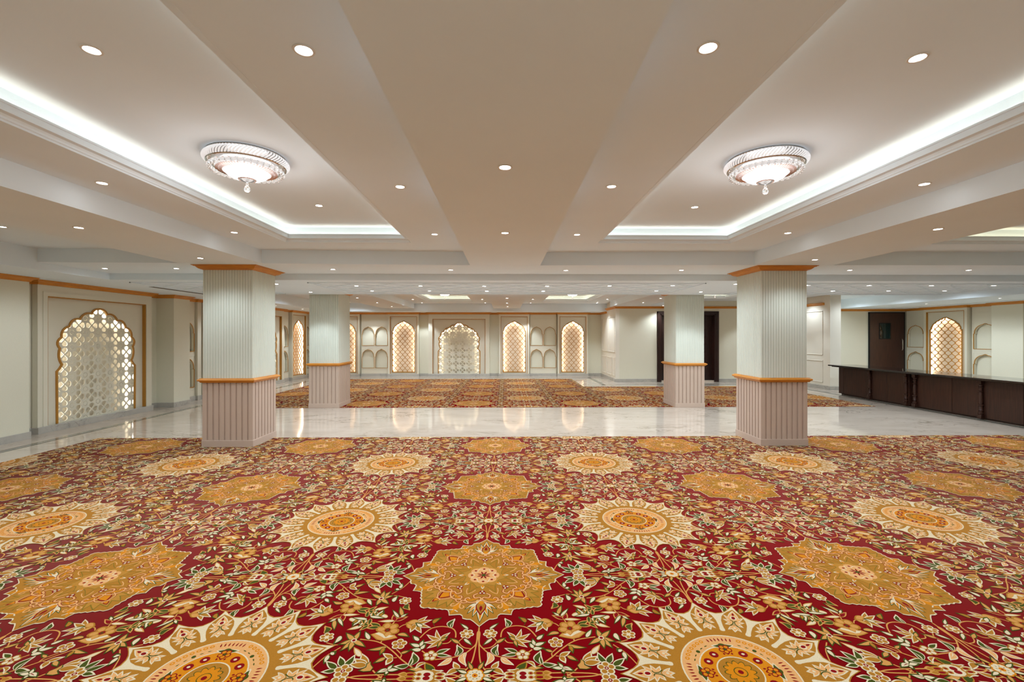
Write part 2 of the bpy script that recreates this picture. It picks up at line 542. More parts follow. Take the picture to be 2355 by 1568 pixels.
PY_ = -.13   # face of the projecting units, measured from the wall surface

def casing(b, hw, top=2.285, mt=None):
    """side returns and top of a projecting unit"""
    b.box(-hw, -hw + .02, PY_ + .02, -.002, 0, top, mt); b.box(hw - .02, hw, PY_ + .02, -.002, 0, top, mt)

def jali_cell():
    p = .242; h = p / 2
    holes = []
    for k in range(4):
        a = k * PI / 2
        pts = [(.013, 0), (.056, -.043), (.084, -.046), (.101, -.034), (.108, -.012), (.108, .012), (.101, .034), (.084, .046), (.056, .043)]
        holes.append([(x * math.cos(a) - y * math.sin(a), x * math.sin(a) + y * math.cos(a)) for x, y in pts])
    for sx in (-1, 1):
        for sz in (-1, 1):
            for ang in (15, 45, 75):
                a = math.radians(ang)
                cx, cz = sx * (h - .038 * math.cos(a)), sz * (h - .038 * math.sin(a))
                holes.append([(cx + .0066 * math.cos(t * PI / 3), cz + .0066 * math.sin(t * PI / 3)) for t in range(6)])
    return p, [(-h, -h), (h, -h), (h, h), (-h, h)], holes

def make_jali():
    """white pierced wall panel in a big cusped arch"""
    r = empty('jali_panel')
    A = arch_big()
    b = MB()
    b.board([(-1.115, .0), (1.115, .0), (1.115, 2.29), (-1.115, 2.29)], [A], PY_, PY_ + .018)
    casing(b, 1.115)
    # stepped outer border
    for x0, x1 in ((-1.115, -.970), (.970, 1.115)): b.box(x0, x1, PY_ - .060, PY_, 0, 2.29)
    b.box(-.970, .970, PY_ - .060, PY_, 2.112, 2.29)
    b.ribbon([(-1.004, 0), (-1.004, 2.146), (1.004, 2.146), (1.004, 0)], .068, PY_ - .070, PY_ - .059)
    b.build('face_board', M['panel'], r)
    b = MB()
    b.ribbon([(-.9625, .105), (-.9625, 2.1045), (.9625, 2.1045), (.9625, .105)], .018, PY_ - .058, PY_)
    b.build('rectangular_trim', M['trim'], r)
    b = MB()
    b.ribbon(offset(A, .010)[0:], .030, PY_ - .016, PY_ + .001, closed=False)
    b.build('arch_trim', M['trim'], r)
    p, outer, holes = jali_cell()
    cell = MB(); cell.board(outer, holes, 0, .012)
    b = MB()
    for i in range(-4, 4):
        for j in range(0, 8):
            cx, cz = (i + .5) * p, .224 + p * j
            b.add([(x + cx, y + PY_ + .0185, z + cz) for x, y, z in cell.v], cell.f)
    b.build('pierced_screen', M['panel'], r, fix=False)
    b = MB(); b.box(-.9, .9, -.012, -.002, .1, 2.1)
    b.build('back_board', M['jali_back'], r)
    led = offset(A, .038)
    b = MB(); b.ribbon(led, .006, PY_ + .045, PY_ + .075)
    b.build('light_strip', M['niche'], r)
    return r

def make_lattice(k=1.0):
    """gilt ogee lattice window panel"""
    r = empty('lattice_window_panel')
    A = arch_mid()
    b = MB()
    b.board([(-.560, .0), (.560, .0), (.560, 2.29), (-.560, 2.29)], [A], PY_, PY_ + .018)
    casing(b, .560)
    for x0, x1 in ((-.560, -.495), (.495, .560)): b.box(x0, x1, PY_ - .045, PY_, 0, 2.29)
    b.box(-.495, .495, PY_ - .045, PY_, 2.205, 2.29)
    b.build('face_board', M['panel'], r)
    b = MB(); b.ribbon([(-.487, .105), (-.487, 2.197), (.487, 2.197), (.487, .105)], .016, PY_ - .043, PY_)
    b.build('rectangular_trim', M['trim'], r)
    b = MB(); b.ribbon(offset(A, .010), .026, PY_ - .016, PY_ + .001, closed=True)
    b.build('arch_trim', M['trim'], r)
    b = MB()
    D, H = .0876, .198
    for i in range(-5, 6):
        pts = []
        for j in range(0, 10 * 16 + 1):
            z = .14 + j * H / 16
            th = 2 * PI * (z - 1.885) / H
            x = i * D + (1 if i % 2 else -1) * -.0420 * (math.cos(th) - .055 * math.cos(3 * th))
            pts.append((x, z))
        b.ribbon([q for q in pts if q[1] < 2.05], .0145, PY_ + .019, PY_ + .031)
    b.build('ogee_lattice', M['trim'], r, fix=False)
    b = MB(); b.box(-.50, .50, -.012, -.002, .1, 2.1)
    b.build('back_board', M['niche_back'], r)
    led = offset(A, .034)
    b = MB(); b.ribbon(led, .006, PY_ + .045, PY_ + .075)
    b.build('light_strip', M['niche2'], r)
    return r

PC_ = -.075
def make_niches(cols, hw, aw=.222):
    """blind panel with small cusped niches in two tiers"""
    r = empty('niche_panel')
    xs = [0] if cols == 1 else [-(aw + .024), aw + .024]
    archs = [arch_small(x, z, aw) for x in xs for z in (.312, 1.14)]
    b = MB()
    b.board([(-hw, 0), (hw, 0), (hw, 2.29), (-hw, 2.29)], archs, PC_, PC_ + .06)
    b.box(-hw, -hw + .01, PC_ + .06, -.002, 0, 2.29); b.box(hw - .01, hw, PC_ + .06, -.002, 0, 2.29)
    fw = min(hw - .03, aw * cols + .024 * (cols - 1) + .035)
    for z0, z1 in ((.26, 1.03), (1.10, 1.86)):
        b.ribbon([(-fw, z0), (fw, z0), (fw, z1), (-fw, z1)], .012, PC_ - .006, PC_, closed=True)
    b.box(-hw, hw, PC_ - .012, PC_, 2.115, 2.13)
    b.build('face_board', M['panel'], r)
    for a in archs:
        b = MB(); b.ribbon(offset(a, .004), .014, PC_ - .010, PC_ + .001, closed=True)
        b.build('arch_trim', M['trim'], r)
    return r

jali = make_jali(); lat = make_lattice(); nic2 = make_niches(2, .492); nic1 = make_niches(1, .26)
first = {id(jali): True, id(lat): True, id(nic2): True, id(nic1): True}
SEG = {'L': [], 'B': [], 'R': []}        # (s0, s1, protrusion) along each wall
def put(proto, wall_, s, hw, prot, label, cat, group, sx=1.0):
    loc, rz = {'L': ((XL, s, 0), PI / 2), 'B': ((s, YB, 0), 0), 'R': ((XR, s, 0), -PI / 2)}[wall_]
    if first.get(id(proto)):
        r = proto; first[id(proto)] = False
        r.location = loc; r.rotation_euler = (0, 0, rz); r.scale = (sx, 1, 1)
    else:
        r = copy_tree(proto, loc, rz, (sx, 1, 1))
    tag(r, label, cat, group)
    SEG[wall_].append((s - hw * sx, s + hw * sx, prot))
    return r
GJ, GL, GN = 'pierced white arch panels', 'gilt lattice window panels', 'blind niche panels'
put(jali, 'L', 8.13, 1.115, .20, 'large pierced white arch panel on the left wall, nearest to the camera', 'wall panel', GJ)
put(jali, 'L', 13.60, 1.115, .20, 'pierced arch panel on the left wall, mostly behind the near left column', 'wall panel', GJ)
put(jali, 'B', -1.69, 1.115, .20, 'large pierced white arch panel in the middle of the back wall', 'wall panel', GJ)
put(lat, 'L', 11.42, .560, .175, 'gilt lattice window panel on the left wall hidden behind the near left column', 'wall panel', GL)
put(lat, 'L', 15.87, .560, .175, 'narrow glowing lattice panel on the left wall between the two left columns', 'wall panel', GL)
put(lat, 'B', -5.89, .560, .175, 'glowing lattice panel on the back wall half hidden by the far left column', 'wall panel', GL)
put(lat, 'B', -3.725, .560, .175, 'glowing lattice panel directly left of the big arch on the back wall', 'wall panel', GL)
put(lat, 'B', .335, .560, .175, 'glowing lattice panel directly right of the big arch on the back wall', 'wall panel', GL)
put(lat, 'B', 2.50, .560, .175, 'glowing lattice panel at the right end of the back wall', 'wall panel', GL)
put(lat, 'R', 13.02, .560, .175, 'glowing lattice panel on the right wall behind the counter', 'wall panel', GL, 1.16)
put(nic1, 'L', 10.43, .26, .085, 'niche panel on the left wall just left of the near left column', 'wall panel', GN)
put(nic1, 'L', 12.235, .26, .085, 'niche panel on the left wall hidden behind the near left column', 'wall panel', GN, .9)
put(nic1, 'L', 14.99, .26, .085, 'single-column niche panel left of the narrow glowing panel on the left wall', 'wall panel', GN)
put(nic1, 'L', 16.72, .26, .085, 'niche panel at the far end of the left wall, right of the narrow glowing panel', 'wall panel', GN, .8)
put(nic2, 'B', -4.797, .492, .085, 'four-niche panel on the back wall beside the far left column', 'wall panel', GN)
put(nic2, 'B', 1.410, .492, .085, 'four-niche panel between the two right lattice panels of the back wall', 'wall panel', GN)
put(nic1, 'R', 14.05, .26, .085, 'niche panel between the dark service door and the lattice panel', 'wall panel', GN, 1.25)
put(nic1, 'R', 11.98, .26, .085, 'niche panel on the right wall behind the counter, right of the lattice panel', 'wall panel', GN, 1.35)

# plain projecting wall piers
def pier(name, wall_, s0, s1, prot, m_='wall'):
    b = MB()
    if wall_ == 'L': b.box(XL, XL + prot, s0, s1, 0, 2.4)
    elif wall_ == 'R': b.box(XR - prot, XR, s0, s1, 0, 2.4)
    else: b.box(s0, s1, YB - prot, YB, 0, 2.4)
    tag(b.build(name, M[m_]), kind='structure')
    SEG[wall_].append((s0, s1, prot))
pier('wall_left_pier', 'L', Y_FRONT, 6.73, .36)
pier('wall_left_pilaster', 'L', 9.62, 10.10, .36)
pier('wall_left_strip', 'L', 6.90, 7.005, .10, 'panel')
pier('wall_left_strip', 'L', 10.70, 10.83, .13, 'panel')
pier('wall_right_pier', 'R', 10.9, 11.62, .30)
pier('wall_right_pier', 'R', Y_FRONT, 10.6, .25)

# marble skirting and painted crown following every step of the walls
def fill_gaps(seg, a, c):
    seg = sorted(seg); out = []; s = a
    for s0, s1, p in seg:
        if s0 - s > 1e-4: out.append((s, s0, 0.0))
        out.append((max(s0, s), s1, p)); s = max(s, s1)
    if c - s > 1e-4: out.append((s, c, 0.0))
    return out
CROWN = [(0, 0), (.008, 0), (.016, .006), (.020, .020), (.034, .034), (.056, .044), (.070, .048), (.072, .058), (.080, .060), (.080, .068), (0, .068)]
def run(wall_, a, c, nb, nt):
    segs = fill_gaps(SEG[wall_], a, c)
    path = []
    for s0, s1, p in segs:
        path += [(s0, p), (s1, p)]
    q = [path[0]]
    for x in path[1:]:
        if abs(x[0] - q[-1][0]) + abs(x[1] - q[-1][1]) > 1e-4: q.append(x)
    if wall_ == 'L': q = [(XL + p, s) for s, p in q]; q.reverse()
    elif wall_ == 'B': q = [(s, YB - p) for s, p in q]; q.reverse()
    else: q = [(XR - p, s) for s, p in q]
    # remove collinear duplicates
    b = MB(); b.ringprof(q, [(-.005, 0.0005), (.014, 0.0005), (.014, .096), (.010, .101), (-.005, .101)], closed=False)
    tag(b.build(nb, M['skirt']), kind='structure')
    b = MB(); b.ringprof(q, [(o - .002, Z_D - .0685 + z) for o, z in CROWN], closed=False)
    tag(b.build(nt, M['gold']), kind='structure')
run('L', Y_FRONT, YB, 'baseboard_left', 'trim_8')
run('B', XL + .1, XN, 'baseboard_back', 'trim_9')
run('R', Y_FRONT, 14.42, 'baseboard_right', 'trim_10')
SK = [(-.005, 0.0005), (.014, 0.0005), (.014, .096), (.010, .101), (-.005, .101)]
b = MB()
b.ringprof([(4.905, YN), (XN, YN), (XN, YB)], SK, closed=False)
b.ringprof([(9.25, 14.42), (9.25, 12.4), (8.95, 12.4), (8.95, YN), (6.945, YN)], SK, closed=False)
b.ringprof([(11.64, 14.42), (9.25, 14.42)], SK, closed=False)
tag(b.build('baseboard_door', M['skirt']), kind='structure')
b = MB()
b.ringprof([(8.95, YN), (XN, YN), (XN, 16.05)], [(o, Z_S - .0685 + z) for o, z in CROWN], closed=False)
b.ringprof([(XN, 15.95), (XN, YB)], [(o, Z_D - .0685 + z) for o, z in CROWN], closed=False)
b.ringprof([(8.95, 12.62), (8.95, YN)], [(o, Z_S - .09 + z) for o, z in CROWN], closed=False)
b.ringprof([(XR, 14.42), (9.25, 14.42)], [(o, Z_D - .0685 + z) for o, z in CROWN], closed=False)
tag(b.build('trim_11', M['gold']), kind='structure')

# applied white mouldings on the notch wall and the pier (flat wainscot frames)
def wainscot(name, x, frames, label):
    """frames on a wall that faces -x, (y0, y1, z0, z1)"""
    b = MB()
    for y0, y1, z0, z1 in frames:
        t = .022
        for a in ((y0, y1, z0, z0 + t), (y0, y1, z1 - t, z1), (y0, y0 + t, z0, z1), (y1 - t, y1, z0, z1)):
            b.bbox(x - .014, x + .002, a[0], a[1], a[2], a[3], .004)
    tag(b.build(name, M['white_panel']), kind='structure')
wainscot('wall_notch_panel', XN, [(14.78, 15.66, .95, 2.12), (15.76, 16.7, .95, 2.12), (14.78, 15.1, .18, .78), (15.2, 15.9, .18, .78), (16.0, 16.7, .18, .78)], '')
wainscot('wall_pier_panel', 8.95, [(12.68, 13.6, .95, 2.20), (13.7, 14.55, .95, 2.20), (12.68, 13.42, .18, .80), (13.6, 14.5, .18, .80)], '')

# ------------------------------------------------------------------ doors
d = empty('door_1', (5.925, YN, 0)); tag(d, kind='structure')
b = MB()
for s in (-1, 1):
    x0, x1 = sorted((s * 1.005, s * .90))
    b.bbox(x0, x1, -.045, .02, 0, 2.285, .006); b.bbox(min(s * .985, s * .92), max(s * .985, s * .92), -.058, -.04, 0, 2.24, .004)
    x0, x1 = sorted((s * .925, s * .865)); b.box(x0, x1, -.03, .24, 0, 2.22)
b.bbox(-1.005, 1.005, -.045, .02, 2.195, 2.285, .006); b.bbox(-.985, .985, -.058, -.04, 2.215, 2.265, .004)
b.box(-.925, .925, -.03, .24, 2.16, 2.22)
b.build('door_frame', M['espresso'], d)
def leaf_door(cx, hw):
    b = MB()
    b.box(cx - hw, cx + hw, .17, .21, .045, 2.16)
    lf = b.build('door_leaf', M['espresso'], d)
    b = MB()
    px = (hw * 2 - .30) / 2
    for c in (-1, 1):
        for k in range(7):
            zc = .36 + k * .238; x = cx + c * px / 2 * 1.04
            for (w, dp) in ((.115, .010), (.085, .020), (.05, .012)):
                wx = min(w, px / 2 - .02) * (1 if w > .1 else w / .115)
                b.bbox(x - wx, x + wx, .17 - dp, .172, zc - w + .01, zc + w - .01, .006)
            b.lathe([(.0, .0), (.022, .0), (.018, .012), (0, .018)], (0, 0, 0), 8)
            n = 8 * 4
            vs = b.v[-n:]; b.v[-n:] = [(x + p[0], .150 - p[2], zc + p[1]) for p in vs]
    b.build('carved_panel', M['espresso'], lf)
    b = MB()
    for z0, z1 in ((.22, .24), (2.0, 2.02)): b.box(cx - hw + .1, cx + hw - .1, .16, .172, z0, z1)
    for x in (cx - hw + .09, cx + hw - .10): b.box(x, x + .02, .16, .172, .22, 2.02)
    b.build('molding', M['espresso'], lf)
    return lf
leaf_door(-.433, .43); leaf_door(.433, .43)
b = MB()
for s in (-1, 1):
    b.lathe([(.011, -.14), (.011, .14)], (s * .05, .10, 1.05), 10)
    for z in (.92, 1.18): b.box(s * .05 - .008, s * .05 + .008, .10, .17, z - .008, z + .008)
b.build('door_handle', M['chrome'], d)
b = MB(); b.box(-.86, .86, .0, .2, 0, .045)
b.build('threshold', M['marble'], d)

d = empty('door_2', (12.24, 14.42, 0)); tag(d, kind='structure')
b = MB(); b.bbox(-.58, .53, -.05, -.005, 0.01, 2.225, .004)
lf = b.build('door_leaf', M['dark'], d)
b = MB(); b.box(-.29, .09, -.056, -.049, 1.385, 1.905)
b.build('vision_panel_frame', M['black'], lf)
b = MB(); b.box(-.27, .07, -.060, -.055, 1.405, 1.885)
b.build('vision_panel', M['glass_dark'], lf)
def tube(b, pts, r, seg=8):
    n = len(pts); vs = []; fs = []
    for i, p in enumerate(pts):
        p = Vector(p); t = (Vector(pts[min(i + 1, n - 1)]) - Vector(pts[max(i - 1, 0)])).normalized()
        u = t.cross(Vector((1, .01, 0))).normalized(); w = t.cross(u)
        for k in range(seg):
            a = 2 * PI * k / seg; q = p + (u * math.cos(a) + w * math.sin(a)) * r
            vs.append(q[:])
    for i in range(n - 1):
        for k in range(seg):
            k2 = (k + 1) % seg; fs.append((i * seg + k, i * seg + k2, (i + 1) * seg + k2, (i + 1) * seg + k))
    fs.append(tuple(range(seg))); fs.append(tuple((n - 1) * seg + k for k in reversed(range(seg))))
    b.add(vs, fs)
b = MB(); tube(b, [(.42, -.05, 1.03), (.42, -.09, 1.035), (.42, -.115, 1.07), (.42, -.12, 1.21), (.42, -.115, 1.35), (.42, -.09, 1.385), (.42, -.05, 1.39)], .011)
b.build('door_handle', M['chrome'], lf, smooth=True)
b = MB(); b.box(-.60, -.58, -.055, .0, 0, 2.245); b.box(.53, .555, -.055, .0, 0, 2.245); b.box(-.60, .555, -.055, .0, 2.225, 2.25)
b.build('door_frame', M['black'], d)

# ------------------------------------------------------------------ columns
def fluted(wx, wy, pitch, gw, gd, edge):
    """closed outline of a rectangular shaft with vertical grooves"""
    def side(w):
        n = int((w - 2 * edge) / pitch + .5)
        p = (w - 2 * edge) / n
        out = []
        for k in range(n + 1):
            c = -w / 2 + edge + k * p
            if k == 0 or k == n:
                pass
            out += [(c - gw / 2, 0), (c - gw / 2 + gd * .15, -gd), (c + gw / 2 - gd * .15, -gd), (c + gw / 2, 0)]
        return out
    pts = []
    for i, (w, o) in enumerate(((wx, wy / 2), (wy, wx / 2), (wx, wy / 2), (wy, wx / 2))):
        a = i * PI / 2
        s = [(-w / 2, 0)] + side(w)
        for (t, dpt) in s:
            x, y = t, -(o + dpt)
            pts.append((x * math.cos(a) - y * math.sin(a), x * math.sin(a) + y * math.cos(a)))
    return pts
def column(cx, cy, wx, wy, label):
    r = empty('column', (cx, cy, 0))
    b = MB(); b.bbox(-wx / 2, wx / 2, -wy / 2, wy / 2, 0.0, .092, .003)
    b.build('plinth', M['mauve'], r)
    b = MB(); b.prism(fluted(wx - .018, wy - .018, .075, .020, .015, .066), .09, .885)
    b.build('lower_cladding', M['mauve'], r)
    b = MB(); hx, hy = wx / 2 - .012, wy / 2 - .012
    sq = [(-hx, -hy), (-hx, hy), (hx, hy), (hx, -hy)]
    b.ringprof(sq, [(-.02, .868), (.020, .868), (.026, .876), (.030, .884), (.044, .890), (.050, .902), (.044, .914), (.030, .918), (.026, .926), (-.02, .926)])
    b.build('dado_rail', M['gold'], r)
    b = MB(); b.prism(fluted(wx - .03, wy - .03, .036, .007, .006, .022), .90, 2.43)
    b.build('fluted_shaft', M['mint'], r)
    b = MB(); hx, hy = wx / 2 - .016, wy / 2 - .016
    sq = [(-hx, -hy), (-hx, hy), (hx, hy), (hx, -hy)]
    b.ringprof(sq, [(-.02, 2.382), (.004, 2.382), (.010, 2.388), (.022, 2.390), (.040, 2.398), (.056, 2.412), (.066, 2.424), (.084, 2.428), (.086, 2.434), (.100, 2.436), (.102, 2.4425), (-.02, 2.4425)])
    b.build('crown_molding', M['gold'], r)
    tag(r, label, 'column', 'square columns with fluted tops')
column(-3.73, 6.485, .69, .63, 'near left square column with pale fluted top and mauve base')
column(3.80, 6.47, .655, .68, 'near right square column with pale fluted top and mauve base')
column(-3.755, 9.84, .63, .72, 'far left square column standing on the far carpet edge')
column(3.86, 9.80, .62, .74, 'far right square column in front of the dark double door')

# ------------------------------------------------------------------ bar counter
def turned(r, x, y, z0=0.02, z1=.70):
    b = MB(); H = z1 - z0
    b.bbox(x - .04, x + .04, y - .04, y + .04, z0, z0 + .07, .004); b.bbox(x - .038, x + .038, y - .038, y + .038, z1 - .07, z1, .004)
    pr = [(.030, .07), (.040, .085), (.040, .105), (.026, .115), (.026, .135), (.038, .145), (.030, .16), (.030, .22), (.040, .228), (.040, .245), (.024, .255), (.034, .30), (.030, .40), (.024, .47), (.036, .478), (.036, .488), (.024, .496), (.026, .54), (.036, .546), (.036, .558), (.022, .57), (.036, .60), (.028, H - .07)]
    b.lathe([(a, z0 + z) for a, z in pr], (x, y, 0), 16)
    return b.build('turned_post', M['dark'], r, smooth=True)
def counter(y0, y1, splits, posts, label):
    r = empty('bar_counter', (8.55, (y0 + y1) / 2, 0)); yc = (y0 + y1) / 2
    b = MB(); b.box(.0, .42, y0 - yc, y1 - yc, .03, .703); b.box(.03, .40, y0 - yc + .02, y1 - yc - .02, 0, .03)
    b.build('body', M['dark'], r)
    ys = [y0] + splits + [y1]
    for a, c in zip(ys, ys[1:]):
        b = MB(); b.bbox(-.03, .0, a - yc + .004, c - yc - .004, .035, .70, .003)
        b.build('front_panel', M['dark'], r)
    for p in posts: turned(r, -.055, p - yc)
    tag(r, label, 'counter', 'dark wood bar counters')
    return r
counter(9.47, 11.50, [10.03, 10.42, 11.33], [9.52, 10.48], 'dark wood bar counter unit at the far end, nearer the pier')
counter(7.35, 9.36, [8.55], [9.31, 8.0], 'dark wood bar counter unit in front of the glowing lattice panel')
counter(5.2, 7.30, [6.2], [6.9, 5.6], 'dark wood bar counter unit at the right edge of the view')
b = MB(); b.bbox(8.31, 9.06, 5.15, 11.60, .722, .752, .006); b.bbox(8.35, 9.02, 5.19, 11.52, .704, .722, .004)
tag(b.build('countertop', M['granite']), 'long polished dark granite countertop lying across the bar counter units', 'countertop')
